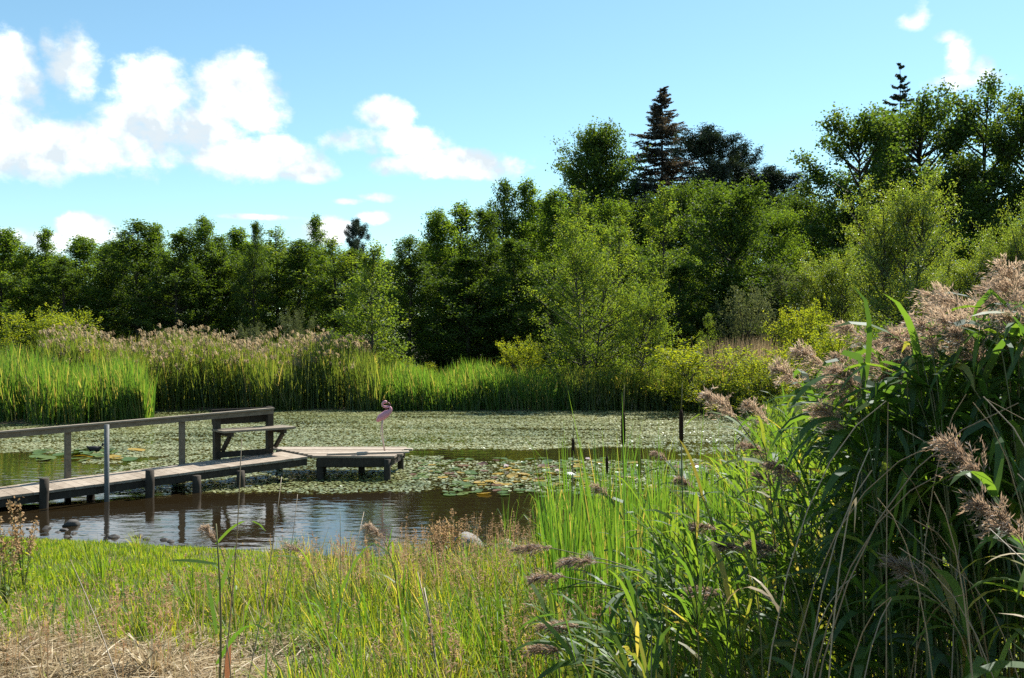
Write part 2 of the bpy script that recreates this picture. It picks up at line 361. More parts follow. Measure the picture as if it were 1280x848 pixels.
# ------------------------------------------------------------------ trees
ENV = {
 'slim': lambda t: np.interp(t, [0, .08, .3, .6, .85, 1], [.75, .95, 1, .82, .46, .12]),
 'round': lambda t: np.interp(t, [0, .1, .35, .65, .88, 1], [.6, .85, 1, .95, .70, .36]),
 'dome': lambda t: np.interp(t, [0, .15, .45, .75, .92, 1], [.9, 1, 1, .86, .62, .42]),
 'cone': lambda t: np.interp(t, [0, .05, .5, 1], [.9, 1, .52, .03]),
 'light': lambda t: np.interp(t, [0, .15, .35, .6, .8, 1], [.85, 1, .97, .78, .52, .24]),
}
def grow(seed, H, R, env='slim', clear=.1, nb=60, el=(15, 60), twigs=12, leaves=18, lsize=.09, lasp=.6, twl=.7, spread=.10, bend=.1,
         trunk_r=None, tbias=1.0, lead=True, flat=.5, lean=0.0, stems=1, limbw=1.0, tip=.18):
    """returns (trunk MB, leaf V,Q,T): a tapered trunk with limbs, leaves set one by one along the twigs of every limb"""
    rg = np.random.default_rng(seed)
    tb = MB(); tr = trunk_r or H*.011
    roots = []
    for k in range(stems):
        a = rg.uniform(0, 2*PI); off = 0 if stems == 1 else R*.12
        z = np.linspace(0, H*(1 if k == 0 else rg.uniform(.72, .95)), 8); s = z/z[-1]
        ph = rg.uniform(0, 6, 2)
        sprd = 0 if stems == 1 else R*.38
        X = off*math.cos(a)+sprd*math.cos(a)*s**1.3+np.sin(s*5+ph[0])*H*.012*s+lean*s*s*H
        Y = off*math.sin(a)+sprd*math.sin(a)*s**1.3+np.sin(s*4+ph[1])*H*.012*s
        path = np.stack([X, Y, z-.08], 1); roots.append(path)
        rr = tr*(1-s*.93)/(1 if stems == 1 else 1.4); rr[0] *= 1.25
        tb.tube(path, rr, 7, rg.uniform(.3, .7))
    t = clear+(1-clear)*rg.uniform(0, 1, nb)**tbias
    t = np.sort(t); tt = (t-clear)/(1-clear)
    if lead: t[-3:] = [.93, .96, .985]
    az = np.arange(nb)*2.39996+rg.normal(0, .35, nb)
    Lb = R*ENV[env](tt)*rg.uniform(.62, 1.18, nb)
    ela = np.radians(el[0]+(el[1]-el[0])*tt+rg.normal(0, 8, nb))
    dirs = np.stack([np.cos(az)*np.cos(ela), np.sin(az)*np.cos(ela), np.sin(ela)], 1)
    ks = rg.integers(0, stems, nb)
    P0 = np.stack([np.array([np.interp(t[i]*H, roots[ks[i]][:, 2], roots[ks[i]][:, c]) for c in range(3)]) for i in range(nb)])
    def bp_(i, s): return P0[i]+dirs[i]*(Lb[i]*s)[..., None]+np.array((0, 0, 1))*(bend*Lb[i]*s*s)[..., None]
    for i in range(nb):
        s = np.linspace(0, 1, 4); pts = bp_(np.full(4, i), s)
        r0 = max(.006, min(tr*.5, Lb[i]*.016))*limbw
        tb.tube(pts, r0*(1-s*.85), 4, rg.uniform(.3, .7), cap=False)
    # twigs
    nt_ = nb*twigs; bi = np.repeat(np.arange(nb), twigs); s = rg.uniform(tip, 1, nt_)**.75
    TP = bp_(bi, s)
    td = unit(dirs[bi]*.7+rg.normal(0, .75, (nt_, 3))+np.array((0, 0, .25)))
    tl = twl*rg.uniform(.45, 1.2, nt_)*np.clip(.35+.65*Lb[bi]/R, .3, 1)
    # a few visible twigs
    for q in range(0, nt_, max(1, nt_//120)):
        tb.tube(np.stack([TP[q], TP[q]+td[q]*tl[q]*.9]), [.007*limbw, .003*limbw], 4, .5, cap=False)
    nl = nt_*leaves; ti = np.repeat(np.arange(nt_), leaves); u = rg.uniform(.05, 1.05, nl)
    LP = TP[ti]+td[ti]*(tl[ti]*u)[:, None]+rg.normal(0, spread, (nl, 3))
    Ls = lsize*rg.uniform(.6, 1.25, nl)
    nrm = unit(rg.normal(0, 1, (nl, 3))+np.array((0, 0, flat))*1.4)
    ax = unit(np.cross(nrm, rg.normal(0, 1, (nl, 3))))
    sd = np.cross(nrm, ax)
    V = np.zeros((nl, 4, 3))
    V[:, 0] = LP-ax*(Ls/2)[:, None]; V[:, 2] = LP+ax*(Ls/2)[:, None]
    fold = nrm*(Ls*.10)[:, None]
    V[:, 1] = LP+sd*(Ls*lasp/2)[:, None]+fold; V[:, 3] = LP-sd*(Ls*lasp/2)[:, None]+fold
    keep = np.repeat(rg.random(nt_) < np.clip(.06+1.05*(Lb[bi]/R)**1.1, .10, 1), leaves)
    clump = rg.uniform(-.28, .28, nt_)[ti]+rg.uniform(-.15, .15, nb)[bi][ti]
    T = np.clip(.5+clump+rg.normal(0, .18, nl), 0, 1)[keep]; V = V[keep]; nl = len(V)
    return tb, (V.reshape(-1, 3), np.arange(nl*4).reshape(-1, 4), np.repeat(T, 4))
def conifer(seed, H, R, clear=.1, whorls=34, sparse=1.0, droop=-.15, needle=.16):
    rg = np.random.default_rng(seed); tb = MB(); tr = H*.010
    z = np.linspace(0, H, 8); tb.tube(np.stack([np.sin(z*.3)*.04, z*0, z-.08], 1), tr*(1-z/H*.95), 7)
    VV = []; n0 = 0; P = []; D = []; SZ = []
    for w in range(whorls):
        t = clear+(1-clear)*(w+rg.uniform(-.3, .3))/whorls; t = min(max(t, clear), .995)
        for b in range(rg.integers(5, 8)):
            if rg.random() > sparse: continue
            t = min(max(clear+(1-clear)*(w+rg.uniform(-1.6, 1.6))/whorls, clear), .995)
            a = rg.uniform(0, 2*PI); Ln = R*ENV['cone']((t-clear)/(1-clear))*rg.uniform(.40, 1.2)+.10
            e = math.radians(rg.uniform(-8, 14)+35*max(0, t-.75)*4*.5)
            d = np.array((math.cos(a)*math.cos(e), math.sin(a)*math.cos(e), math.sin(e)))
            s = np.linspace(0, 1, 5); p = np.array((0, 0, t*H))+d*(Ln*s)[:, None]+np.array((0, 0, 1))*(droop*Ln*np.sin(s*PI*.9))[:, None]
            tb.tube(p, max(.008, Ln*.012)*(1-s*.85), 4, cap=False)
            nn = int(30*Ln/.8)+8
            u = rg.uniform(.08, 1, nn); q = np.stack([np.interp(u, s, p[:, c]) for c in range(3)], 1)
            sdv = np.array((-math.sin(a), math.cos(a), 0)); side = rg.choice([-1, 1], nn)
            tw = rg.uniform(.1, .45, nn)*Ln*(1-u*.6)
            td = unit(d*.75+sdv*side[:, None]*.8+np.array((0, 0, -.3))+rg.normal(0, .15, (nn, 3)))
            for k in range(5):
                f = rg.uniform(.1, 1, nn)
                P.append(q+td*(tw*f)[:, None]+rg.normal(0, .03, (nn, 3))); D.append(unit(td+rg.normal(0, .5, (nn, 3)))); SZ.append(np.full(nn, needle)*rg.uniform(.6, 1.2, nn))
    P = np.vstack(P); D = np.vstack(D); SZ = np.concatenate(SZ); n = len(P)
    sd = unit(np.cross(D, rg.normal(0, 1, (n, 3))))
    V = np.zeros((n, 4, 3)); V[:, 0] = P-D*(SZ*.5)[:, None]; V[:, 2] = P+D*(SZ*.5)[:, None]
    V[:, 1] = P+sd*(SZ*.2)[:, None]; V[:, 3] = P-sd*(SZ*.2)[:, None]
    T = np.repeat(np.clip(rg.normal(.5, .25, n), 0, 1), 4)
    return tb, (V.reshape(-1, 3), np.arange(n*4).reshape(-1, 4), T)

class Proto:
    def __init__(s, gen, leaf, bark='bark', crown='crown', trunk='trunk', H=1.0, R=1.0):
        tb, (V, Q, T) = gen
        z_ = np.sort(V[:, 2]); H = float(z_[int(len(z_)*.9985)]); rad = np.sort(np.hypot(V[:, 0], V[:, 1])); R = float(rad[int(len(rad)*.95)])
        s.tm = tb.mesh(trunk, M[bark], True); s.cm = mesh_np(crown, V, Q, M[leaf], T); s.H = H; s.R = R
        s.tn, s.cn = trunk, crown
def plant(name, proto, px, top, D, label, cat, group=None, rx=None, rot=None, dz=0.0):
    """stands a tree so that its top meets the sight line of photograph row 'top' at distance D"""
    x = wx(px, D); g = gz(x, D); H = wz(top, D)-g
    o = thing(name, label, cat, (x, D, g), 0, group)
    k = H/proto.H; kr = (rx/F*D/proto.R) if rx else k
    rg = random.Random(px*7+top)
    for nm, me in ((proto.tn, proto.tm), (proto.cn, proto.cm)):
        c = link(nm, me, o); 
    o.scale = (kr, kr, k); o.rotation_euler = (0, 0, rg.uniform(0, 6.28) if rot is None else rot)
    return o

def P_slim(seed, leaf='leaf_mid', **kw):
    a = dict(H=9, R=1.9, env='slim', clear=.03, nb=92, el=(12, 68), twigs=14, leaves=23, lsize=.105, twl=.6, spread=.09); a.update(kw)
    return Proto(grow(seed, **a), leaf, H=a['H'], R=a['R'])
slims = [P_slim(1), P_slim(2, R=1.7), P_slim(3, leaf='leaf_dark'), P_slim(4, leaf='leaf_dark', R=2.1), P_slim(5, leaf='leaf_light', nb=70, twigs=9)]
def P_round(seed, leaf='leaf_dark', **kw):
    a = dict(H=10, R=3.0, env='round', clear=.10, nb=105, el=(0, 62), twigs=15, leaves=26, lsize=.12, twl=.8, spread=.13, lasp=.7); a.update(kw)
    return Proto(grow(seed, **a), leaf, 'dark_bark', H=a['H'], R=a['R'])
rounds = [P_round(11), P_round(12, leaf='leaf_mid'), P_round(13, R=3.4)]

# --- left wood edge: young alders and birches, one after another
row = [(-95,290,50,0),(-45,286,49,2),(2,282,47,0),(30,306,49,3),(55,292,48,1),(82,322,46,2),(107,291,50,0),(135,312,48,3),(152,296,52,1),(172,276,47,2),(195,281,48,0),(222,291,46,3),
       (238,282,50,1),(257,278,47,0),(277,291,48,2),(297,286,50,1),(318,284,46,3),(346,285,48,0),(372,296,47,2),(395,276,50,1),(416,297,46,0),(440,312,47,3)]
words_ = ['dark', 'slim', 'broad', 'feathery', 'ragged', 'dense', 'narrow', 'pale topped', 'bushy', 'pointed']
for i, (px, top, D, k) in enumerate(row):
    if px < -20: lab = 'young alder of the left wood edge, beyond the left picture border'
    else: lab = '%s young alder in the left wood edge, %s from the left' % (words_[i % 10], ['', '', 'first', 'second', 'third', 'fourth', 'fifth', 'sixth', 'seventh', 'eighth', 'ninth', 'tenth', 'eleventh', 'twelfth', 'thirteenth', 'fourteenth', 'fifteenth', 'sixteenth', 'seventeenth', 'eighteenth', 'nineteenth', 'twentieth'][i])
    plant('alder_tree', slims[4 if i in (3, 8, 12, 17, 20) else k], px, top-(6 if i % 3 == 1 else 0)+(5 if i % 4 == 2 else 0), D*1.62, lab, 'tree', 'young alders along the left wood edge', rx=(46+(i*7) % 16)*(.62 if i % 3 == 1 else 1))
# --- second rank closing the wood behind them
lab = 'dark tree of the second rank filling the gaps behind the alders and birches'
for i, px in enumerate(range(-294, 860, 46)):
    top = (299 if px < 470 else 296)+(i*37) % 30
    plant('wood_tree', rounds[i % 3], px+(i*13) % 20, top, (57+(i*5) % 9)*(1.5 if px < 470 else 1.0), lab, 'tree', 'dark trees of the second rank', rx=62)
# --- centre: the taller birch wood
for (px, top, D, k, rx, lab) in [
    (512,297,46,2,50,'dark young birch just right of the pale sapling by the pond'),
    (545,264,48,0,55,'tall leafy birch left of the dark recess in the wood'),
    (577,255,50,1,60,'birch with a feathery top, right of the leafy birch'),
    (606,262,47,3,55,'dark birch above the shady recess of the wood'),
    (627,226,52,2,44,'slender tree with a sparse spiry top above the shady recess'),
    (660,226,52,1,48,'slender tree with a double top next to the spiry one'),
    (690,238,50,0,55,'bushy birch behind the left flank of the pond side tree'),
    (640,300,45,3,70,'dense dark tree standing in the shady recess'),
    (585,320,45,3,70,'dense dark tree at the left side of the shady recess'),
    (722,236,48,4,60,'pale green birch towering behind the pond side tree'),
    (775,268,46,4,50,'pale birch behind the right flank of the pond side tree'),
    (830,231,46,4,50,'tall pale poplar with a narrow tip, left of the dark round maple'),
    (690,330,43,3,60,'dark bushy tree low behind the pond side tree'),
    (850,330,43,3,62,'dark bushy tree between the pale poplar and the round maple')]:
    plant('birch_tree', slims[k], px, top, D, lab, 'tree', rx=rx)
# --- the dark maple right of the poplar, the lit one behind
maple = P_round(21, leaf='leaf_dark', nb=110, lsize=.13, R=3.2)
plant('maple_tree', maple, 912, 226, 45, 'round dark green maple in front of the pines, right of the pale poplar', 'tree', rx=72)
plant('maple_tree', rounds[1], 968, 262, 48, 'sunlit maple touching the right side of the dark round one', 'tree', rx=45)
plant('maple_tree', rounds[0], 935, 330, 44, 'shady maple low below the dark round one', 'tree', rx=80)
plant('maple_tree', rounds[2], 1010, 236, 58, 'dark broad tree between the maple and the oaks', 'tree', rx=62)
plant('maple_tree', rounds[0], 1060, 250, 56, 'dark broad tree filling the ground below the left oak', 'tree', rx=70)
# --- dark background group
bgr = P_round(31, leaf='leaf_dark', nb=150, lsize=.17, R=3.6, H=14, clear=.3, twl=.9, spread=.18)
plant('oak_tree', bgr, 750, 157, 76, 'dark round crowned oak at the left of the background conifers', 'tree', rx=54)
plant('oak_tree', bgr, 690, 250, 74, 'dark oak half hidden below the round crowned one', 'tree', rx=50)
sp = Proto(conifer(41, 22, 6.0, .2, 105, .72, needle=.15, droop=-.05), 'needle_brown', 'dark_bark', H=22, R=3.6)
plant('spruce_tree', sp, 828, 113, 80, 'tall brown spruce with a pointed top, highest of the background group', 'tree', rx=104)
sp2 = Proto(conifer(43, 20, 2.6, .5, 46, .42, needle=.17), 'needle', 'dark_bark', H=20, R=2.0)
plant('spruce_tree', sp2, 1125, 80, 72, 'thin spruce tip rising above the right oaks', 'tree', rx=44)
def P_pine(seed, R=3.0):
    return Proto(grow(seed, H=18, R=R, env='round', clear=.45, nb=46, el=(5, 55), twigs=10, leaves=95, lsize=.27, lasp=.22, twl=.9, spread=.20, tbias=.8, trunk_r=.2, limbw=1.6), 'needle', 'dark_bark', H=18, R=R)
pines = [P_pine(51), P_pine(52, 3.4)]
plant('pine_tree', pines[0], 446, 274, 88, 'small dark pine poking up behind the left wood edge', 'tree', rx=17)
for (px, top, D, k, rx, lab) in [(884,160,78,0,50,'dark pine next to the brown spruce'),(925,184,80,1,50,'dark pine with a flat top, middle of the three pines'),(962,210,80,0,50,'lowest and rightmost dark pine behind the maple'),
                                 (795,225,76,1,40,'dark pine hidden low between the round oak and the brown spruce')]:
    plant('pine_tree', pines[k], px, top, D, lab, 'tree', rx=rx)
for i, (px, top) in enumerate([(710,255),(760,250),(820,245),(860,225),(905,235),(990,245),(1040,260)]):
    plant('wood_tree', rounds[i % 3], px, top, 70+i % 3, 'dark tree of the far rank below the conifers', 'tree', 'dark trees of the far rank', rx=52)
# --- right: oaks with open lobed crowns
def P_oak(seed, R=4.4, nb=66):
    return Proto(grow(seed, H=15, R=R, env='round', clear=.2, nb=nb, el=(-6, 58), twigs=10, leaves=58, lsize=.18, lasp=.75, twl=.8, spread=.26, tip=.42, bend=.12, trunk_r=.26, limbw=1.5), 'leaf_oak', 'dark_bark', H=15, R=R)
M['leaf_oak'] = leafmat('leaf_oak', [(.022,.048,.010),(.038,.072,.013),(.070,.100,.016)], trans=.45, tgain=3.0)
oaks = [P_oak(61), P_oak(62, 4.4, 80), P_oak(63, 3.8)]
for (px, top, D, k, rx, lab) in [(1078,140,55,0,92,'left oak of the right hand group with a spreading left branch'),(1150,116,57,1,92,'middle oak of the right hand group below the spruce tip'),
                                 (1228,103,54,2,86,'tall oak of the right hand group left of the picture border'),(1305,108,52,1,84,'oak cut off by the right picture border'),
                                 (1190,200,52,0,90,'lower oak behind the yellow green willow')]:
    plant('oak_tree', oaks[k], px, top, D, lab, 'tree', rx=rx)
for i, (px, top) in enumerate([(1110,290),(1180,280),(1250,270),(1330,260),(1060,310),(1400,250),(1480,270),(1570,250),(1660,260)]):
    plant('wood_tree', rounds[i % 3], px, top, 47+i % 3, 'dark tree below the right hand oaks', 'tree', 'dark trees below the oaks', rx=66)
# --- pond side trees with light open foliage
pt = Proto(grow(71, H=7.4, R=2.5, env='light', clear=.05, nb=125, el=(8, 66), twigs=15, leaves=19, lsize=.09, twl=.6, spread=.085, stems=3, lead=True), 'leaf_light', H=7.4, R=2.5)
plant('alder_tree', pt, 738, 268, 36, 'light airy alder standing on the far pond edge in the middle', 'tree', rx=72, rot=.6)
pt2 = Proto(grow(72, H=5.0, R=1.9, env='dome', clear=.04, nb=85, el=(5, 55), twigs=13, leaves=18, lsize=.085, twl=.5, spread=.08, stems=3), 'leaf_light', H=5, R=1.9)
plant('alder_tree', pt2, 792, 352, 35.5, 'lower yellowish alder leaning out at the right of the airy one', 'tree', rx=50, rot=1.0)
pt3 = Proto(grow(73, H=5.6, R=1.3, env='light', clear=.05, nb=74, el=(10, 64), twigs=12, leaves=16, lsize=.085, twl=.45, spread=.07), 'leaf_light', H=5.6, R=1.3)
plant('birch_tree', pt3, 466, 304, 38, 'pale green birch sapling on the far bank above the flamingo', 'tree', rx=52, rot=.3)
pt4 = Proto(grow(74, H=7.5, R=1.3, env='slim', clear=.1, nb=60, el=(15, 60), twigs=10, leaves=13, lsize=.095, twl=.5, spread=.08), 'leaf_light', H=7.5, R=1.3)
# --- willows and bushes
wl = Proto(grow(81, H=6.6, R=2.2, env='dome', clear=.02, nb=230, el=(14, 62), twigs=14, leaves=19, lsize=.10, lasp=.36, twl=.55, spread=.09, stems=6, bend=.08), 'leaf_willow', crown='foliage', trunk='stem', H=6.6, R=2.2)
plant('willow_bush', wl, 1128, 218, 38, 'tall yellow green willow with a rounded top in front of the oaks', 'willow', rx=66)
plant('willow_bush', wl, 1046, 312, 42, 'lower willow at the left shoulder of the tall one', 'willow', rx=52, rot=2.0)
plant('willow_bush', wl, 1215, 300, 34, 'green willow behind the reed plumes at the right border', 'willow', rx=60, rot=3.0)
plant('willow_bush', wl, 1275, 245, 33, 'tall willow cut off by the right picture border', 'willow', rx=52, rot=4.0)
def P_bush(seed, leaf, R=1.6, H=2.4, **kw):
    a = dict(H=H, R=R, env='dome', clear=.02, nb=70, el=(10, 70), twigs=11, leaves=15, lsize=.085, lasp=.5, twl=.38, spread=.06, stems=5, bend=.15); a.update(kw)
    return Proto(grow(seed, **a), leaf, crown='foliage', trunk='stem', H=H, R=R)
by = P_bush(91, 'leaf_yellow'); by2 = P_bush(92, 'leaf_yellow', nb=60); bg_ = P_bush(93, 'leaf_grey', lasp=.35); bm = P_bush(94, 'leaf_mid'); bl = P_bush(95, 'leaf_light')
for (px, top, D, pr, rx, lab) in [
    (888,424,33.5,by,74,'low yellow green bush at the right end of the far pond edge'),
    (962,436,32,by2,58,'yellow bush right of the low one, half behind cattail leaves'),
    (840,470,35,bl,34,'small green bush right under the airy alder'),
    (945,356,40,bg_,52,'grey green willow bush in front of the dark maple'),
    (1004,372,36,by,48,'bright yellow green bush in front of the grey one'),
    (1035,400,31,by2,55,'yellow green bush left behind the reed plumes'),
    (985,330,44,bg_,46,'grey green willow bush higher up behind the yellow ones'),
    (1090,400,30,bm,60,'green bush behind the foremost reed plumes'),
    (1180,390,28,bl,60,'leafy bush behind the tallest reed plumes'),
    (38,382,44,by,50,'yellow green willow bush at the far left behind the reeds'),
    (92,388,45,by2,44,'second yellow green bush from the left border'),
    (-10,400,43,bl,50,'green bush cut off by the left picture border'),
    (150,424,42,bl,26,'small bush between the left bushes and the reed bed'),
    (318,402,40,bg_,26,'small grey green willow standing in the reed bed'),
    (376,386,40.5,bg_,24,'slim grey willow above the reed plumes'),
    (420,410,40,bm,34,'green bush left beside the pale birch sapling'),
    (520,452,37,by2,30,'low yellowish bush on the bank right of the birch sapling'),
    (492,440,38,bl,30,'low green bush at the foot of the birch sapling'),
    (660,420,37,by,36,'low yellowish bush at the left foot of the airy alder')]:
    plant('bush', pr, px, top, D, lab, 'bush', rx=rx)
plant('ash_sapling', pt4, 884, 392, 38, 'thin light green ash sapling against the dark maple', 'sapling', rx=16)

# ------------------------------------------------------------------ far reed beds (masses nobody could count)
RG = np.random.default_rng(7)
def reed_mass(name, n, sampler, hgt, mat, width=.028, tint=(.35, .18), lean=.10, nseg=3, dry=.06, leafy=2, label=None):
    x, y, h = sampler(n)
    g = np.maximum(ground(x, y), -.25)
    mb = MB()
    for k in range(leafy+1):
        az = RG.uniform(0, 2*PI, n); ln = lean*RG.uniform(.3, 1.8, n)*(1 if k == 0 else 2.6)
        D = np.stack([np.cos(az)*ln-.05, np.sin(az)*ln, np.ones(n)], 1)
        s0 = 0 if k == 0 else RG.uniform(.2, .65, n)
        P = np.stack([x, y, g+h*s0], 1)
        L_ = h if k == 0 else h*RG.uniform(.25, .5, n)
        t = np.clip(RG.normal(tint[0], tint[1], n)+(RG.random(n) < dry)*.6, 0, 1)
        a2 = RG.uniform(0, 2*PI, n); sd = np.stack([np.cos(a2), np.sin(a2)*.6, 0*a2], 1)
        mb.add(*ribbons(P, D, L_, width*RG.uniform(.6, 1.2, n), sd, droop=RG.uniform(0, .35, n), nseg=nseg, tint=t))
    o = mb.build(name, M[mat]); props(o, label, kind='stuff'); return x, y, g, h
def S_left(n):
    x = RG.uniform(-19, -10.7, n); y = 28.7+RG.uniform(0, 1, n)**.8*4.5+.3*np.sin(x*2)+.25*np.sin(x*5.1); 
    y = np.where(x > -11.3, np.maximum(y, 29.6), y); kk_ = .384+np.abs(RG.normal(0, .016, n))-.012+.008*np.sin(y*3); y = np.where(x > -kk_*y, np.minimum(y, -x/kk_), y); y = np.maximum(y, 28.7); h = RG.uniform(.9, 1.85, n)*(1-.25*np.clip((x+11.5), 0, 1))*(1+.12*np.sin(x*1.9+y)+.08*np.sin(x*4.3-y*2)); return x, y, h
reed_mass('cattail_bed', 7500, S_left, 2, 'reed_bright', width=.035, tint=(.36, .26), lean=.10, dry=.12, leafy=1, label='bright green cattail bed at the left of the far bank')
def S_main(n):
    x = RG.uniform(-17, -4.6, n); y = 34.3+RG.uniform(0, 1, n)**.8*5.2+.4*np.sin(x*1.7); h = RG.uniform(1.3, 2.35, n)*(1+.10*np.sin(x*1.3+y*.8)+.06*np.sin(x*3.7-y))*(1-.2*np.clip((x+6.4)/2, 0, 1)); return x, y, h
X_, Y_, G_, H_ = reed_mass('reed_bed', 9500, S_main, 2.4, 'reed_far', width=.034, tint=(.30, .2), lean=.09, dry=.06, label='tall reed bed with brown plumes along the far bank')
def S_mid(n):
    x = RG.uniform(-5.2, 2.2, n); y = 34.1+RG.uniform(0, 1, n)*2.6; h = RG.uniform(.5, 1.5, n)*(1+.15*np.sin(x*2.3+y))*(1-.35*np.clip((x-.6)/1.5, 0, 1)); return x, y, h
reed_mass('sedge_bed', 5000, S_mid, 1.4, 'reed_bright', width=.034, tint=(.36, .25), lean=.12, dry=.10, label='lower sedges at the water edge in front of the dark wood')
def S_right(n):
    x = RG.uniform(1.8, 8.8, n); y = 34.2-np.clip(x-5.5, 0, 9)*.75+RG.uniform(0, 1, n)*2.4; h = RG.uniform(.7, 1.5, n); return x, y, h
reed_mass('sedge_bed', 4500, S_right, 1.4, 'reed_far', width=.034, tint=(.30, .22), lean=.12, dry=.10, label='dark sedges at the foot of the pond side alders')
# plumes over the reed bed
k = RG.choice(len(X_), 1500, replace=False); k = k[(X_[k] < -5.4)]; mb = MB()
base = np.stack([X_[k], Y_[k], G_[k]+H_[k]*RG.uniform(.92, 1.06, len(k))], 1)
for j in range(7):
    a = RG.uniform(0, 2*PI, len(k)); D = np.stack([np.cos(a)*.35-.2, np.sin(a)*.35, np.ones(len(k))*.9], 1)
    mb.add(*ribbons(base+RG.normal(0, .03, base.shape), D, RG.uniform(.14, .3, len(k)), .03, np.stack([np.sin(a), -np.cos(a), 0*a], 1), droop=.9, nseg=2, tint=RG.uniform(0, 1, len(k)), profile='leaf'))
props(mb.build('reed_plumes', M['plume_far']), 'haze of brown plumes over the far reed bed', kind='stuff')
# brown grasses among the right hand bushes
n = 1200; a = RG.uniform(0, 2*PI, n); r = np.sqrt(RG.uniform(0, 1, n)); x = wx(925, 37.5)+np.cos(a)*r*1.6; y = 37.5+np.sin(a)*r*1.0; mb = MB()
hh = RG.uniform(1.3, 2.4, n)
mb.add(*ribbons(np.stack([x, y, ground(x, y)], 1), np.stack([RG.normal(0, .12, n), RG.normal(0, .12, n), np.ones(n)], 1), hh, .025, np.stack([np.ones(n), RG.normal(0, .4, n), 0*x], 1), droop=.2, nseg=3, tint=RG.uniform(0, .7, n)))
props(mb.build('tall_grass', M['plume_far']), 'tall faded pinkish grass between the bushes right of the alders', kind='stuff')
# undergrowth of the wood floor, right and left
def scrub(name, n, x0, x1, y0, y1, hmin, hmax, mat, label):
    x = RG.uniform(x0, x1, n); y = RG.uniform(y0, y1, n); d = pond_sd(x, y); kk = d > .3; x = x[kk]; y = y[kk]; n = len(x); mb = MB()
    a = RG.uniform(0, 2*PI, n); sd = np.stack([np.cos(a), np.sin(a), 0*a], 1)
    mb.add(*ribbons(np.stack([x, y, ground(x, y)-.02], 1), np.stack([RG.normal(0, .3, n), RG.normal(0, .3, n), np.ones(n)], 1), RG.uniform(hmin, hmax, n), RG.uniform(.014, .032, n), sd, droop=.6, nseg=4, tint=np.clip(RG.normal(.35, .2, n), 0, 1), profile='leaf'))
    props(mb.build(name, M[mat]), label, kind='stuff')
scrub('undergrowth', 20000, -28, 30, 35, 56, .4, 1.3, 'leaf_mid', 'rank green undergrowth on the far bank under the trees')
scrub('undergrowth', 34000, 1.9, 17, 12.5, 35, .3, .95, 'leaf_light', 'rank green growth on the right bank behind the near reeds')

# ------------------------------------------------------------------ floating leaves
def discs(mb, x, y, r, tilt, t, nside=6, z=.006, notch=False):
    n = len(x); a0 = RG.uniform(0, 2*PI, n); ang = np.arange(nside)*2*PI/nside
    nx_ = RG.normal(0, tilt, n); ny_ = RG.normal(0, tilt, n)
    A = a0[:, None]+ang[None]
    rr = r[:, None]*RG.uniform(.85, 1.1, (n, nside))
    X = np.cos(A)*rr; Y = np.sin(A)*rr
    if notch: X[:, 0] *= .25; Y[:, 0] *= .25
    Z = X*nx_[:, None]+Y*ny_[:, None]+z+np.abs(r*tilt)[:, None]*.6+RG.uniform(0, .006, n)[:, None]
    V = np.stack([X+x[:, None], Y+y[:, None], Z], -1)
    b_ = (np.arange(n)*nside)[:, None]
    Q = [b_+np.array([0, i, i+1, i+2])[None] for i in range(1, nside-2, 2)]
    mb.add(V.reshape(-1, 3), np.concatenate(Q), np.repeat(t, nside))
def nz(x, y, f, s=0.0): return np.sin(x*f+2.1*np.sin(y*f*.8+s)+s)*np.sin(y*f*1.3+1.7*np.sin(x*f*.7+s*2))
def weed_mask(x, y):
    px = 640+x/y*F; py = 424+CAMZ/y*F
    n = nz(x, y, .9)*.5+nz(x, y, 2.3, 1.3)*.35
    far = (y > 20.3+n*1.6+np.clip((x+4)/2.5, 0, 1)*1.9)
    gap = (x < -8.6+n*.6) & (y < 21.5+n*1.2) & (y > 15)                    # open green water left
    under = (y > 16.1+n*.35) & (y < 18.9+n*.5) & (x > -6.2+n*.8) & (x < -1.5+n*.4)
    back = (y > 18.3) & (y < 21) & (x > -7.6+n*.6) & (x < -1.4+n*.5)
    right = (y > 16.2+n*.6) & (y < 20.3+n*.4) & (x > -1.9) & (x < 4)
    return ((far & ~gap), under, back & ~gap, right)
n = 420000; x = RG.uniform(-24, 8, n); y = 12+RG.uniform(0, 1, n)*23; ins = pond_sd(x, y) < -.05; x, y = x[ins], y[ins]
streak = nz(x*.45, y*1.7, 1.0, .9)*.6+nz(x*.8, y*3.1, 1.0, 2.4)*.45
f, u, b2, r_ = weed_mask(x, y)
pat = nz(x, y, .55, .4)*.6+nz(x, y, 1.7, 2.2)*.5
keep = (f & (RG.random(len(x)) < np.clip(.80+streak*.75, .10, .97))) | (u & (RG.random(len(x)) < .75)) | (b2 & (RG.random(len(x)) < .6)) | (r_ & (RG.random(len(x)) < .45))
x, y, pat, streak = x[keep], y[keep], pat[keep], streak[keep]
mb = MB(); discs(mb, x, y, RG.uniform(.014, .036, len(x)), .13, np.clip(.5+pat*.25+streak*.3+RG.normal(0, .2, len(x)), 0, 1))
props(mb.build('floating_weed', M['duckweed']), 'carpet of small floating leaves over the back of the pond', kind='stuff')

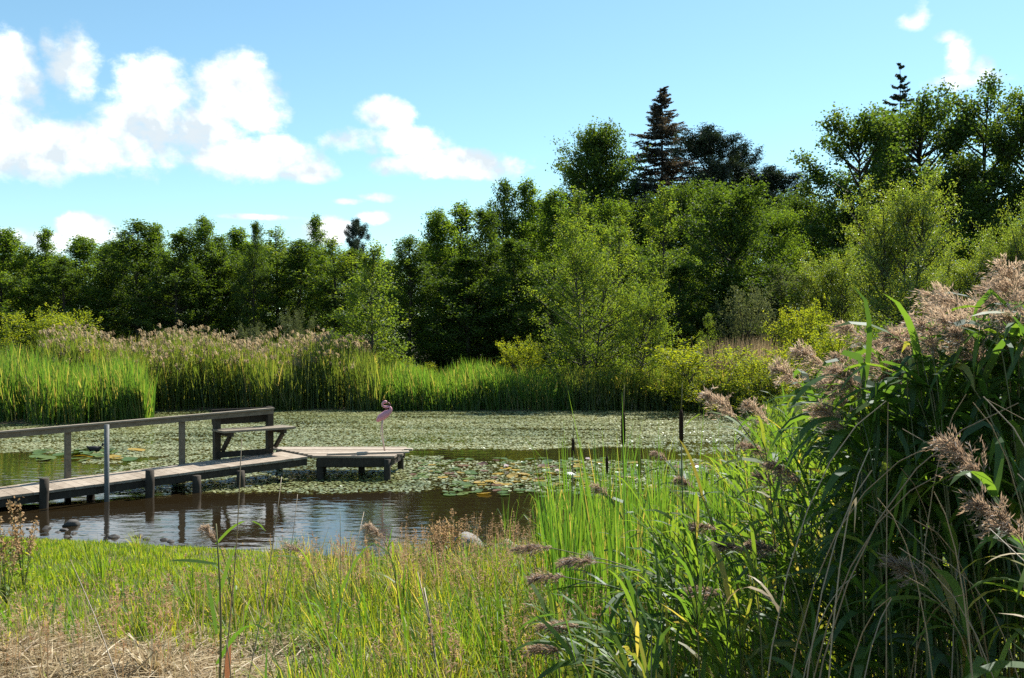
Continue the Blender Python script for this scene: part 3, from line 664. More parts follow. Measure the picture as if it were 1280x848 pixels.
def pad_mesh(seed, mat, curl=.0):
    rg = np.random.default_rng(seed); ns = 14; r = 1.0
    a = np.linspace(.14, 2*PI-.14, ns); R_ = r*(1+rg.normal(0, .03, ns)); V = [(0, 0, .0)]
    ring = np.stack([np.cos(a)*R_*.6, np.sin(a)*R_*.6, rg.normal(0, .015, ns)], 1); rim = np.stack([np.cos(a)*R_, np.sin(a)*R_, np.abs(rg.normal(.03, .04, ns))+curl*np.clip(np.cos(a*1.0+rg.uniform(0, 6)), 0, 1)], 1)
    V = np.vstack([np.zeros((1, 3)), ring, rim]); Q = []
    for i in range(0, ns-2, 2): Q.append((0, 1+i, 2+i, 3+i))
    for i in range(ns-1): Q.append((1+i, 1+ns+i, 2+ns+i, 2+i))
    return mesh_np('lily_pad', V, Q, M[mat], rg.uniform(.2, .8, len(V))*0+rg.uniform(.1, .9), True)
pads = {c: [pad_mesh(s+i*10, c, .12*(i % 3)) for i in range(4)] for s, c in enumerate(('pad_green', 'pad_yellow', 'pad_red'))}
plab = {'pad_green': 'green lily pad floating in the patch right of the jetty', 'pad_yellow': 'yellowing lily pad floating in the patch right of the jetty', 'pad_red': 'brownish red lily pad floating in the patch right of the jetty'}
rp = random.Random(5); spots = []
tries = 0
while len(spots) < 290 and tries < 9000:
    tries += 1
    px = rp.uniform(515, 900); py = rp.uniform(574, 622)+max(0, (px-760)*.12)*rp.random()
    if px < 560 and py > 600: continue
    D = CAMZ*F/(py-424); x_ = wx(px, D)
    if float(pond_sd(np.array([x_]), np.array([D]))[0]) > -.2: continue
    r0 = rp.uniform(.055, .125)
    if any((x_-a)**2+(D-b)**2 < (.8*(r0+c))**2 for a, b, c in spots): continue
    spots.append((x_, D, r0))
    core = math.exp(-((px-650)/90)**2-((py-595)/14)**2)
    q = rp.random(); c = 'pad_yellow' if q < .10+.35*core else ('pad_red' if q < .20+.42*core else 'pad_green')
    o = link('lily_pad', pads[c][rp.randrange(4)]); props(o, plab[c], 'lily pad', 'lily pads right of the jetty')
    o.location = (x_, D, .012+rp.uniform(0, .012)); o.scale = (r0, r0, r0*.8); o.rotation_euler = (rp.gauss(0, .07), rp.gauss(0, .07), rp.uniform(0, 6.28))
spots = []
for i in range(34):                                                         # smaller patch behind the handrail
    px = rp.uniform(45, 172); py = rp.uniform(563, 577); D = CAMZ*F/(py-424); x_ = wx(px, D); r0 = rp.uniform(.10, .2)
    c = 'pad_green' if rp.random() < .85 else 'pad_yellow'
    o = link('lily_pad', pads[c][rp.randrange(4)]); props(o, ('green' if c == 'pad_green' else 'yellowing')+' lily pad in the small patch behind the handrail', 'lily pad', 'lily pads behind the handrail')
    o.location = (x_, D, .014+rp.uniform(0, .02)); o.scale = (r0, r0, r0*.8); o.rotation_euler = (rp.gauss(0, .1), rp.gauss(0, .1), rp.uniform(0, 6.28))
def lily(px, py, D, label):
    mb = MB(); rg = np.random.default_rng(int(px))
    for ringi, (nn, e, Ln) in enumerate(((8, 25, .075), (7, 50, .065), (5, 72, .05))):
        a = np.arange(nn)*2*PI/nn+ringi*.4; e = math.radians(e); D_ = np.stack([np.cos(a)*math.cos(e), np.sin(a)*math.cos(e), np.full(nn, math.sin(e))], 1)
        mb.add(*ribbons(np.zeros((nn, 3)), D_, Ln, .035, np.stack([-np.sin(a), np.cos(a), 0*a], 1), droop=-.4, nseg=3, tint=rg.uniform(0, 1, nn), profile='leaf'))
    o = mb.build('water_lily', M['petal']); props(o, label, 'water lily'); o.location = (wx(px, D), D, .03)
for px, py, lab in ((697,592,'pale pink water lily at the right end of the pad patch'),(735,577,'whitish water lily behind the left cattail leaves'),(760,582,'pale water lily seen between the cattail leaves'),(633,586,'small pale water lily in the middle of the pad patch')):
    lily(px, py, CAMZ*F/(py-424), lab)

# ------------------------------------------------------------------ jetty, bench
U = np.array((.77, .64, 0)); U /= np.linalg.norm(U); W_ = np.array((-U[1], U[0], 0))     # along the walk, across it (away from us)
E0 = np.array((-5.2, 16.1, 0))                                                            # point of the near edge
def dz_(s): return .335+.042*s                                                              # deck height along s
def wp(s, w, z=0.0): p = E0+U*s+W_*w; return (p[0], p[1], dz_(s)+z)
jet = thing('jetty', 'weathered wooden jetty with a walkway, end platform and one handrail', 'jetty', (0, 0, 0))
rz_w = math.atan2(U[1], U[0]); rj = random.Random(3)
S0, S1 = -6.2, 2.06; WID = 1.0
mb = MB(); s = S0; i = 0
while s < S1:
    c = wp(s+.07, WID/2, -.02); mb.box(c, (.140, WID+rj.uniform(-.02, .04), .038), rz_w+rj.gauss(0, .004), t=rj.uniform(.45, .75), tilt=.042); s += .145
mb.build('deck', M['deck_wood'], jet)
for w in (.05, WID-.05):
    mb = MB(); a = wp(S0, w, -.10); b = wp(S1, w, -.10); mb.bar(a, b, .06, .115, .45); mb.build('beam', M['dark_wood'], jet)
PZ = .393; PC = [(-3.50,17.47),(-2.12,17.45),(-2.02,18.95),(-4.70,18.95)]
mb = MB(); yq = 0
for i in range(11):                                                          # boards run from left to right
    f0 = (i+.5)/11; a = np.array(PC[0])*(1-f0)+np.array(PC[3])*f0; b = np.array(PC[1])*(1-f0)+np.array(PC[2])*f0
    ov = rj.uniform(-.02, .05)+(.12 if i in (2, 8) else 0)
    mb.bar((a[0], a[1], PZ+.012+rj.uniform(0, .006)), (b[0]+ov, b[1], PZ+.012+rj.uniform(0, .006)), .135, .036, rj.uniform(.35, .85))
mb.build('platform_deck', M['deck_wood'], jet)
mb = MB(); mb.bar((-3.3, 17.62, PZ+.05), (-1.88, 17.95, PZ+.052), .16, .03, .9); mb.build('loose_board', M['deck_wood'], jet)
for (a, b) in (((-3.45,17.50),(-2.14,17.50)),((-4.5,18.85),(-2.05,18.83)),((-2.19,17.6),(-2.10,18.7)),((-3.2,17.6),(-3.3,18.8))):
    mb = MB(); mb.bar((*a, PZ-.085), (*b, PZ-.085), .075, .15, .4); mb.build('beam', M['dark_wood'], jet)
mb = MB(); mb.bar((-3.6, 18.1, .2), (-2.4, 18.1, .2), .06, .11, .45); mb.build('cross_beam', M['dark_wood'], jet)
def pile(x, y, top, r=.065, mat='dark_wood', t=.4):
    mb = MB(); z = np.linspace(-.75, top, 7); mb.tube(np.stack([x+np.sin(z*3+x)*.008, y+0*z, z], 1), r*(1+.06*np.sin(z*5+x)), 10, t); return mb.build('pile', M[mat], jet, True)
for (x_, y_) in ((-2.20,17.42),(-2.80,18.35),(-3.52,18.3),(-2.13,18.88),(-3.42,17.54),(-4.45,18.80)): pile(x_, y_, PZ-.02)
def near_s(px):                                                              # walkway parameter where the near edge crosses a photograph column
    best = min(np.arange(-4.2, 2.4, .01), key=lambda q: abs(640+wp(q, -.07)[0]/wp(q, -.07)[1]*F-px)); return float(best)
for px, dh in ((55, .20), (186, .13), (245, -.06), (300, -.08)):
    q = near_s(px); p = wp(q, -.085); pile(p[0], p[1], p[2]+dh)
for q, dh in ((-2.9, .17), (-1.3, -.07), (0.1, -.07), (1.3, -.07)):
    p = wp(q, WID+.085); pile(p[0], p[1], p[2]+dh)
q = near_s(133); p = wp(q, -.075)
mb = MB(); mb.tube([(p[0], p[1], -.7), (p[0], p[1], wz(531, p[1]))], .038, 10, .5); mb.build('tall_pole', M['grey_pole'], jet, True)
def far_s(px): return float(min(np.arange(-4.8, 3, .01), key=lambda q: abs(640+wp(q, WID+.02)[0]/wp(q, WID+.02)[1]*F-px)))
railp = []
for px in (-70, 85, 228):
    q = far_s(px); p = wp(q, WID+.04); zt = dz_(q)+.80
    mb = MB(); mb.bar((p[0], p[1], -.5), (p[0], p[1], zt), .085, .085, .5, up=(U[0], U[1], 0)); mb.build('rail_post', M['rail_wood'], jet)
q2 = far_s(338); q1 = far_s(272)
a = np.array(wp(far_s(-70)-1.0, WID-.02, .80)); b = np.array(wp(q2+.03, WID-.035, .76))
mb = MB(); mb.bar(a, b, .045, .085, .55); hr = mb.build('handrail', M['rail_wood'], jet)
mb = MB(); a[2] += .0565; b[2] += .0565; mb.bar(a, b, .12, .026, .85); mb.build('rail_cap', M['rail_wood'], hr)
# bench
bo = wp((q1+q2)/2, WID)
bench = thing('bench', 'dark wooden bench with a plank seat and low back at the end of the handrail', 'bench', (bo[0], bo[1], 0))
def bl_(s, w, z): p = E0+U*s+W_*w; return (p[0]-bo[0], p[1]-bo[1], z)
zb = dz_((q1+q2)/2)
for q in (q1, q2):
    mb = MB(); top = zb+.74+(.13 if q == q2 else .05); mb.bar(bl_(q, WID+.05, zb-.25), bl_(q, WID+.05, top), .11, .11, .45, up=tuple(U)); mb.build('post', M['dark_wood'], bench)
    mb = MB(); mb.bar(bl_(q+.09, WID+.05, zb+.44), bl_(q+.09, WID-.40, zb+.44), .06, .075, .4); mb.build('seat_bracket', M['dark_wood'], bench)
    mb = MB(); mb.bar(bl_(q+.09, WID+.0, zb+.13), bl_(q+.09, WID-.30, zb+.40), .055, .065, .45); mb.build('brace', M['dark_wood'], bench)
for w in (.02, -.16, -.34):
    mb = MB(); mb.bar(bl_(q1-.08, WID+w-.02, zb+.497), bl_(q2+.28, WID+w-.02, zb+.497), .165, .036, rj.uniform(.5, .8)); mb.build('seat_plank', M['rail_wood'], bench)
mb = MB(); mb.bar(bl_(q1-.05, WID+.135, zb+.72), bl_(q2+.10, WID+.135, zb+.72), .04, .27, .3); mb.build('backrest', M['dark_wood'], bench)
mb = MB(); mb.bar(bl_(q1, WID-.03, zb+.06), bl_(q2, WID-.03, zb+.06), .05, .10, .3); mb.build('foot_rail', M['dark_wood'], bench)

# ------------------------------------------------------------------ flamingo and moorhen
def skin_body(name, mat, pts, edges, parent, sub=2):
    me = bpy.data.meshes.new(name); me.from_pydata([p[:3] for p in pts], edges, []); me.update()
    o = link(name, me, parent); me.materials.append(mat)
    sk = o.modifiers.new('skin', 'SKIN'); sk.use_smooth_shade = True
    for v, p in zip(me.skin_vertices[0].data, pts):
        v.radius = (p[3], p[4] if len(p) > 4 else p[3])
    me.skin_vertices[0].data[0].use_root = True
    sb = o.modifiers.new('sub', 'SUBSURF'); sb.levels = sub; sb.render_levels = sub
    return o
FD = 18.15
fl = thing('flamingo', 'pink flamingo standing on thin legs at the right end of the jetty', 'bird', (wx(481, FD), FD, PZ+.034))
def fp(zx, zy, y=0.0, r=.02, r2=None):                                       # from the sight lines of the enlarged photograph
    px = 440+zx/8.475; py = 480+zy/8.48; return (wx(px, FD)-wx(481, FD), y, wz(py, FD)-PZ-.034, r, r2 or r)
pts = [fp(330,335,0,.085,.075), fp(375,310,0,.075,.065), fp(290,370,0,.062,.055), fp(258,402,0,.022,.03), fp(405,290,0,.045), fp(417,262,0,.030), fp(398,243,0,.026), fp(365,246,0,.025), fp(335,243,0,.024), fp(318,222,0,.024), fp(328,200,0,.026), fp(352,188,0,.036), fp(372,198,0,.030)]
skin_body('body', M['pink'], pts, [(0,1),(0,2),(2,3),(1,4),(4,5),(5,6),(6,7),(7,8),(8,9),(9,10),(10,11),(11,12)], fl)
skin_body('beak', M['beak'], [fp(374,200,0,.022), fp(396,212,0,.020), fp(404,232,0,.014), fp(398,244,0,.006)], [(0,1),(1,2),(2,3)], fl)
for sgn in (-1, 1):
    mb = MB(); P = [fp(330,345,sgn*.02), fp(318,430,sgn*.03), fp(305,520,sgn*.03) if sgn < 0 else fp(322,540,sgn*.03), fp(335,640,sgn*.035), fp(345,712,sgn*.04)]
    P = np.array([q[:3] for q in P]); P[-1, 2] = .008
    mb.tube(P, [.026, .014, .008, .007, .008], 8, .5); lg = mb.build('leg', M['pink_leg'], fl, True)
    mb = MB(); e = P[-1]
    a = np.array((-.5, 0, .5)); D_ = np.stack([np.cos(a), np.sin(a), 0*a], 1); mb.add(*ribbons(np.repeat(e[None], 3, 0), D_, .075, .026, np.stack([-np.sin(a), np.cos(a), 0*a], 1), nseg=2)); mb.build('foot', M['pink_leg'], lg)
MD = CAMZ*F/(565-424)
mh = thing('moorhen', 'small dark moorhen sitting on the water by the lily pads behind the handrail', 'bird', (wx(118, MD), MD, 0))
skin_body('body', M['feather_black'], [(0,0,.045,.07,.06),(.08,0,.06,.055,.05),(.14,0,.10,.028,.022),(-.09,0,.075,.04,.035),(-.15,0,.115,.018,.010),(-.125,0,.0,.0,.0)][:5], [(0,1),(1,2),(0,3),(3,4)], mh)
mh.rotation_euler = (0, 0, .15); mh.scale = (1.15, 1.15, 1.15)
skin_body('head', M['feather_black'], [(.14,0,.105,.022),(.158,0,.15,.024),(.172,0,.160,.018)], [(0,1),(1,2)], mh)
skin_body('beak', M['bill_red'], [(.185,0,.158,.010),(.215,0,.150,.004)], [(0,1)], mh)

# ------------------------------------------------------------------ stones on the shore
import bmesh
def stone(px, py, size, mat, label, seed, flat=.65, rz=0.0, sink=.25, onwater=False, group=None, D=None):
    D = D or CAMZ*F/(py-424); x_ = wx(px, D); g = gz(x_, D)
    if onwater: g = max(g, -.03)
    bm = bmesh.new(); bmesh.ops.create_icosphere(bm, subdivisions=3, radius=1.0); rg = np.random.default_rng(seed)
    ph = rg.uniform(0, 6, 9); dirs = unit(rg.normal(0, 1, (9, 3))); cut = rg.uniform(.55, .85, 9)
    for v in bm.verts:
        c = np.array(v.co)
        for d, k_ in zip(dirs, cut):
            q = c.dot(d)
            if q > k_: c -= d*(q-k_)*.95
        c *= 1+.05*math.sin(c[0]*5+ph[0])*math.sin(c[1]*4+ph[1])+.03*math.sin(c[2]*9+ph[2])+.015*math.sin(c[0]*17+ph[3])*math.sin(c[2]*15+ph[4])
        v.co = (c[0]*size, c[1]*size*.8, c[2]*size*flat)
    me = bpy.data.meshes.new('stone'); bm.to_mesh(me); bm.free(); me.materials.append(M[mat])
    a_ = me.attributes.new('tint', 'FLOAT', 'POINT'); a_.data.foreach_set('value', np.full(len(me.vertices), .5, dtype=np.float32))
    for p in me.polygons: p.use_smooth = True
    o = link('stone', me); o.location = (x_, D, g+size*flat*(1-2*sink)*.7); o.rotation_euler = (0, 0, rz)
    return props(o, label, 'stone', group)
stone(585, 692, .24, 'stone_grey', 'angular grey boulder with a flat sloping face on the near bank', 1, .8, -.4, .12, D=11.1)
stone(634, 697, .17, 'stone_tan', 'smooth tan boulder on the near bank beside the upright sedge tuft', 2, .9, .3, .1, D=10.9)
for i, (px, py, s, lab) in enumerate([(88,660,.115,'largest dark wet stone at the left shoreline, lying in the water'),(58,664,.07,'dark stone left of the largest wet one'),(66,661,.045,'small dark stone beside the left wet one'),(80,666,.06,'dark stone just below the largest wet one'),
     (92,670,.055,'dark flat stone nearest the grass below the largest wet one'),(72,669,.055,'dark stone in the middle of the little shore heap'),(84,674,.05,'lowest dark stone of the little shore heap'),(36,664,.05,'small pale stone farthest left on the shoreline'),
     (143,675,.075,'brownish stone on the shoreline by the pole reflection'),(129,672,.04,'small dark stone left of the brownish one'),(172,674,.075,'dark stone further right on the shoreline'),(183,677,.055,'dark stone next to the further right one'),(206,678,.06,'dark rounded stone right of the shoreline pair'),(214,680,.06,'last dark stone at the right of the shoreline row'),(345,692,.06,'dark stone half hidden by grass under the blue reflection')]):
    stone(px, py-3, s*1.15, 'stone_dark' if 'pale' not in lab else 'stone_grey', lab, 20+i, .6, i*1.1, .2, True)

# ------------------------------------------------------------------ near bank: grass, straw (uncountable)
def near_pts(n, x0, x1, y0, y1, dens=None):
    x = RG.uniform(x0, x1, n); y = RG.uniform(y0, y1, n)
    k_ = (np.abs(x) < y*.62+1.0)
    if dens is not None: k_ &= RG.random(n) < dens(x, y)
    x, y = x[k_], y[k_]; return x, y, ground(x, y)
def blades(mb, x, y, g, h, w, lean, tint, droop=.3, nseg=3, wind=-.08, prof='blade'):
    n = len(x); az = RG.uniform(0, 2*PI, n); ln = np.abs(RG.normal(0, lean, n))
    D = np.stack([np.cos(az)*ln+wind, np.sin(az)*ln, np.ones(n)], 1); a2 = az+PI/2+RG.normal(0, .5, n)
    mb.add(*ribbons(np.stack([x, y, g-.01], 1), D, h, w, np.stack([np.cos(a2), np.sin(a2), 0*a2], 1), droop=droop*RG.uniform(.2, 1.6, n), nseg=nseg, tint=np.clip(tint, 0, 1), profile=prof))
sm = lambda v, a, b: np.clip((v-a)/(b-a), 0, 1)
# short lawn down to the water on the left
lawn_d = lambda x, y: (pond_sd(x, y) > .08)*(1-sm(x, -1.2, .4))*sm(y, 6.2, 7.4)
x, y, g = near_pts(150000, -9, .6, 5.5, 13.6, lawn_d); mb = MB(); n = len(x); pt_ = nz(x, y, 1.1, .3)*.5+nz(x, y, 3.1, 1.)*.3
blades(mb, x, y, g, RG.uniform(.03, .095, n)*(1+.5*(pt_ > .35))*np.clip(.45+pond_sd(x, y)*.35, .45, 1), RG.uniform(.006, .011, n), .45, .36+pt_*.18+RG.normal(0, .17, n)+(RG.random(n) < .03)*.5, nseg=2)
props(mb.build('lawn_grass', M['lawn']), 'short bright lawn running down to the water on the left', kind='stuff')
# taller meadow grass
def rock_gap(x, y): return (np.hypot(x-wx(585, 11.1), (y-10.75)*.7) > .32)*(np.hypot(x-wx(634, 10.9), (y-10.55)*.7) > .28)
def mead_d(x, y):
    t = sm(x, -3.2, -.6); edge = 7.0*(1-t)+11.5*t+nz(x, y, 1.3)*.7
    return (pond_sd(x, y) > .02)*rock_gap(x, y)*(y < edge)*(.35+.65*sm(nz(x, y, 2.0, .8)+nz(x, y, .9), -.6, .5))*(1-.97*((y < 6.0+.4*nz(x, y, 2.1))*(x < -.9+.5*nz(x, y, 1.7))))
x, y, g = near_pts(75000, -7, 4.5, 3.2, 12, mead_d); mb = MB(); n = len(x); pt_ = nz(x, y, 1.4, 2.)*.5+nz(x, y, .7, 1.)*.4
hh = RG.uniform(.05, .26, n)*(1+.6*sm(x, -3, .5))*(1-.3*sm(y, 8, 11.5))*(.75+.5*sm(pt_, -.3, .4))
blades(mb, x, y, g, hh, RG.uniform(.005, .012, n), .32, .42+pt_*.2+RG.normal(0, .2, n)+(RG.random(n) < .08)*.45, droop=.5, nseg=3)
props(mb.build('meadow_grass', M['meadow']), 'tall mixed meadow grass over the near bank', kind='stuff')
# uneven tussocks
nt_ = 460; tx, ty, tg = near_pts(nt_*2, -5.5, 3.2, 4.2, 11.4, lambda x, y: (pond_sd(x, y) > .12)*np.clip(.03+.97*sm(x, -2.8, -.8), 0, 1)*rock_gap(x, y)*(1-(y < 6)*(x < -1.2))); mb = MB()
nb_ = 46; k_ = np.repeat(np.arange(len(tx)), nb_); th = RG.uniform(.22, .56, len(tx))*(1-.35*sm(ty, 8.5, 11)); tt_ = np.clip(RG.normal(.42, .22, len(tx)), 0, .9)
n = len(k_); az = RG.uniform(0, 2*PI, n); rad = RG.uniform(0, .10, n); x = tx[k_]+np.cos(az)*rad; y = ty[k_]+np.sin(az)*rad
ln = rad*5+RG.uniform(0, .25, n); D = np.stack([np.cos(az)*ln-.08, np.sin(az)*ln, np.ones(n)], 1); a2 = az+PI/2+RG.normal(0, .4, n)
mb.add(*ribbons(np.stack([x, y, ground(x, y)-.01], 1), D, th[k_]*RG.uniform(.5, 1.1, n), RG.uniform(.004, .010, n), np.stack([np.cos(a2), np.sin(a2), 0*a2], 1), droop=RG.uniform(.1, 1.0, n), nseg=4, tint=np.clip(tt_[k_]+RG.normal(0, .13, n)+(RG.random(n) < .10)*.4, 0, 1)))
props(mb.build('grass_tussocks', M['meadow']), 'uneven tussocks of taller grass on the near bank', kind='stuff')
# broad upright blades between
x, y, g = near_pts(5200, -3.5, 2.2, 4.3, 10.8, lambda x, y: mead_d(x, y)*(.25+.75*sm(x, -1.8, 0))*(nz(x, y, 1.9, 3) > -.1)); mb = MB(); n = len(x)
blades(mb, x, y, g, RG.uniform(.2, .55, n), RG.uniform(.010, .024, n), .38, RG.normal(.36, .2, n), droop=.25, nseg=5)
props(mb.build('sedge_blades', M['cattail_leaf']), 'broad upright sedge blades scattered through the meadow grass', kind='stuff')
# dry mown straw in the lower left corner
def straw_d(x, y): return (y < 6.6+.5*nz(x, y, 1.1))*(1-.92*sm(x, -1.2, .2))*(.35+.65*(nz(x, y, 2.2, 1.)+.3 > 0))
x, y, g = near_pts(95000, -5, 3.0, 3.3, 7.0, straw_d); mb = MB(); n = len(x)
az = RG.uniform(0, 2*PI, n); D = np.stack([np.cos(az), np.sin(az), RG.normal(.06, .14, n)], 1)
mb.add(*ribbons(np.stack([x, y, g+RG.uniform(.0, .07, n)], 1), D, RG.uniform(.06, .36, n), RG.uniform(.003, .010, n), np.stack([-np.sin(az), np.cos(az), RG.normal(0, .5, n)], 1), droop=.12, nseg=3, tint=np.clip(RG.normal(.42, .28, n), 0, 1)))
props(mb.build('dry_straw', M['straw']), 'matted dry mown straw in the lower left corner', kind='stuff')
# standing dead stalks
x, y, g = near_pts(1500, -4.5, 3.0, 4.0, 11, lambda x, y: (pond_sd(x, y) > .1)*(nz(x, y, 1.5, 5.) > -.2)*(y < 7.4+sm(x, -2.5, 0)*4)); mb = MB(); n = len(x)
blades(mb, x, y, g, RG.uniform(.25, .6, n), RG.uniform(.004, .008, n), .45, RG.normal(.5, .25, n), droop=.15, nseg=3)
props(mb.build('dead_stalks', M['straw']), 'thin dead stalks standing in the meadow grass', kind='stuff')
# dead reed litter at the foot of the tall clump
n = 5200; x = RG.uniform(.75, 2.9, n); y = RG.uniform(2.5, 4.4, n); g = ground(x, y); mb = MB(); az = RG.uniform(0, 2*PI, n)
mb.add(*ribbons(np.stack([x, y, g+RG.uniform(0, .18, n)], 1), np.stack([np.cos(az), np.sin(az), RG.uniform(.0, 1.1, n)], 1), RG.uniform(.12, .5, n), RG.uniform(.004, .016, n), np.stack([-np.sin(az), np.cos(az), RG.normal(0, .5, n)], 1), droop=RG.uniform(0, .9, n), nseg=4, tint=np.clip(RG.normal(.3, .22, n), 0, 1), profile='leaf'))
props(mb.build('reed_litter', M['straw']), 'dead tan reed leaves heaped at the foot of the tall clump', kind='stuff')
# seeding grass heads, rusty
x, y, g = near_pts(2500, -6, 1.6, 4.9, 11.4, lambda x, y: (pond_sd(x, y) > .1)*(nz(x, y, 1.2, 4.)+.4*nz(x, y, 3., 1.) > .05)*(y < 6.6+sm(x, -3.0, -.8)*4.6)); mb = MB(); n = len(x)
hs = RG.uniform(.28, .55, n); az = RG.uniform(0, 2*PI, n); tl = RG.normal(0, .12, (n, 2)); top = np.stack([x+tl[:, 0]*hs, y+tl[:, 1]*hs, g+hs], 1)
mb.add(*ribbons(np.stack([x, y, g], 1), np.stack([tl[:, 0], tl[:, 1], np.ones(n)], 1), hs, .004, np.stack([np.cos(az), np.sin(az), 0*az], 1), nseg=2, tint=.5, profile='even'))
for j in range(16):
    a = RG.uniform(0, 2*PI, n); u_ = RG.uniform(0, .32, n); Pp = top-np.stack([tl[:, 0], tl[:, 1], np.ones(n)], 1)*(hs*u_)[:, None]
    D = np.stack([np.cos(a), np.sin(a), RG.uniform(.3, 1.2, n)], 1)
    mb.add(*ribbons(Pp, D, RG.uniform(.02, .065, n)*(.5+u_*2), RG.uniform(.004, .009, n), np.stack([-np.sin(a), np.cos(a), 0*a], 1), droop=.6, nseg=2, tint=RG.uniform(0, 1, n), profile='leaf'))
props(mb.build('seeding_grass', M['seed']), 'rusty seed heads of grasses over the near bank', kind='stuff')
# low leafy weeds
x, y, g = near_pts(60000, -4, 4, 4, 11.3, lambda x, y: (pond_sd(x, y) > .1)*(.15+.85*sm(x, -2.4, -.6))*((y > 5.9) | (x > -.6))*(nz(x, y, 1.6, 6.)+.5*nz(x, y, 4., 2.) > .1)*(y < 8.5+sm(x, -2.5, 0)*3)); mb = MB(); n = len(x)
az = RG.uniform(0, 2*PI, n); hz_ = RG.uniform(.02, .24, n)
mb.add(*ribbons(np.stack([x, y, g+hz_], 1), np.stack([np.cos(az), np.sin(az), RG.normal(.3, .3, n)], 1), RG.uniform(.02, .055, n), RG.uniform(.010, .022, n), np.stack([-np.sin(az), np.cos(az), 0*az], 1), droop=.4, nseg=2, tint=np.clip(RG.normal(.45, .2, n), 0, 1), profile='leaf'))
props(mb.build('leafy_weeds', M['lawn']), 'low leafy weeds among the meadow grass', kind='stuff')

# ------------------------------------------------------------------ single reeds with plumes
WIND = np.array((-.75, .12, 0))
def bez(a, b, c, n):
    s = np.linspace(0, 1, n)[:, None]; return (1-s)**2*a+2*s*(1-s)*b+s*s*c
def reed(root, tip, label, rg, group=None, nleaf=10, plume=.24, plume_tint=.45, leafL=.42, leafW=.022, bow=.35, dry=False, name='reed', cat='reed', ltint=.38, wind=1.0, erect=0.0, hang=1.0):
    root = np.array(root, float); tip = np.array(tip, float)-root
    ctrl = np.array((tip[0]*(bow*.6), tip[1]*(bow*.6), tip[2]*(.55+.35*(1-bow))))
    if np.hypot(tip[0], tip[1]) > .5*max(.2, tip[2]): ctrl[2] = max(tip[2]*.85, .35)
    o = thing(name, label, cat, tuple(root), 0, group)
    P = bez(np.zeros(3), ctrl, tip, 9); mb = MB(); mb.tube(P, np.linspace(.0048, .0022, 9)*(.62 if dry else 1), 5, float(np.clip(rg.normal(.35, .2), 0, 1)) if not dry else float(rg.uniform(.1, 1)), cap=False)
    mb.build('stem', M['dry_stem'] if dry else M['reed_stem'], o, True)
    if nleaf:
        s = np.sort(rg.uniform(.18, .97, nleaf)); idx = s*8; i0 = np.minimum(idx.astype(int), 7); fr = (idx-i0)[:, None]
        B = P[i0]*(1-fr)+P[i0+1]*fr; Td = unit(P[i0+1]-P[i0])
        az = np.arange(nleaf)*PI+rg.normal(0, .8, nleaf); out = np.stack([np.cos(az), np.sin(az), 0*az], 1)
        D = unit(Td*(rg.uniform(.5, 1.0, nleaf)+erect*1.6)[:, None]+out*rg.uniform(.35, .9, nleaf)[:, None]+WIND*wind*rg.uniform(.0, .6, nleaf)[:, None])
        sd = unit(np.cross(D, np.array((0, 0, 1.0)))+rg.normal(0, .25, (nleaf, 3)))
        Ln = leafL*rg.uniform(.55, 1.15, nleaf)*(1-.35*np.abs(s-.55))
        V, Q, T = ribbons(B, D, Ln, leafW*rg.uniform(.7, 1.2, nleaf), sd, droop=rg.uniform(.25, 1.5, nleaf)*(1-.7*erect)*hang, bias=WIND*wind*.5, nseg=6, tint=np.clip(rg.normal(ltint, .17, nleaf)+(rg.random(nleaf) < .06)*.5, 0, 1), profile='leaf')
        link('foliage', mesh_np('foliage', V, Q, M['straw' if dry else 'reed_leaf'], T), o)
    if plume > 0:
        ax0 = unit(P[-1]-P[-2]); nb = int(rg.integers(30, 54)); wv = rg.uniform(.45, 1.35); u_ = rg.uniform(0, 1, nb)**.85; drp = unit(ax0*.75+WIND*.6*wind*wv+np.array((rg.normal(0, .15), rg.normal(0, .15), .0)))
        s = np.linspace(0, 1, 6)[:, None]; AX = P[-1]+ax0*s*plume*.95+(drp-ax0)*(s**2)*plume*.55-np.array((0, 0, 1))*(s**2)*plume*.18
        mb = MB(); mb.tube(AX, np.linspace(.002, .0008, 6), 4, .4, cap=False)
        Bp = np.stack([np.interp(u_, s[:, 0], AX[:, c]) for c in range(3)], 1)
        a = rg.uniform(0, 2*PI, nb); rad = np.stack([np.cos(a), np.sin(a), np.zeros(nb)], 1)
        D = unit(drp[None]*.85+rad*rg.uniform(.25, .8, nb)[:, None]+np.array((0, 0, .12)))
        Lb = plume*.60*(1-.55*u_)*rg.uniform(.45, 1.05, nb)
        mb.add(*ribbons(Bp, D, Lb, .0022, unit(np.cross(D, rg.normal(0, 1, (nb, 3)))), droop=rg.uniform(.5, 1.3, nb), nseg=4, tint=np.clip(plume_tint+rg.normal(0, .15, nb), 0, 1), profile='even'))
        # spikelets along every branchlet
        ns = 17; bi = np.repeat(np.arange(nb), ns); f = rg.uniform(.12, 1.0, nb*ns)
        dd = unit(D[bi]+np.stack([0*f, 0*f, -.7*f*f], 1)); Ps = Bp[bi]+dd*(Lb[bi]*f)[:, None]+rg.normal(0, .004, (nb*ns, 3))
        d2 = unit(dd+rg.normal(0, .35, (nb*ns, 3))+np.array((0, 0, -.15)))
        mb.add(*ribbons(Ps, d2, rg.uniform(.014, .030, nb*ns), rg.uniform(.0018, .0036, nb*ns), unit(np.cross(d2, rg.normal(0, 1, (nb*ns, 3)))), nseg=2, tint=np.clip(plume_tint+rg.normal(0, .22, nb*ns), 0, 1), profile='leaf'))
        mb.build('plume', M['plume'], o)
    return o
def at(px, py, D): return np.array((wx(px, D), D, wz(py, D)))
rr = np.random.default_rng(17)
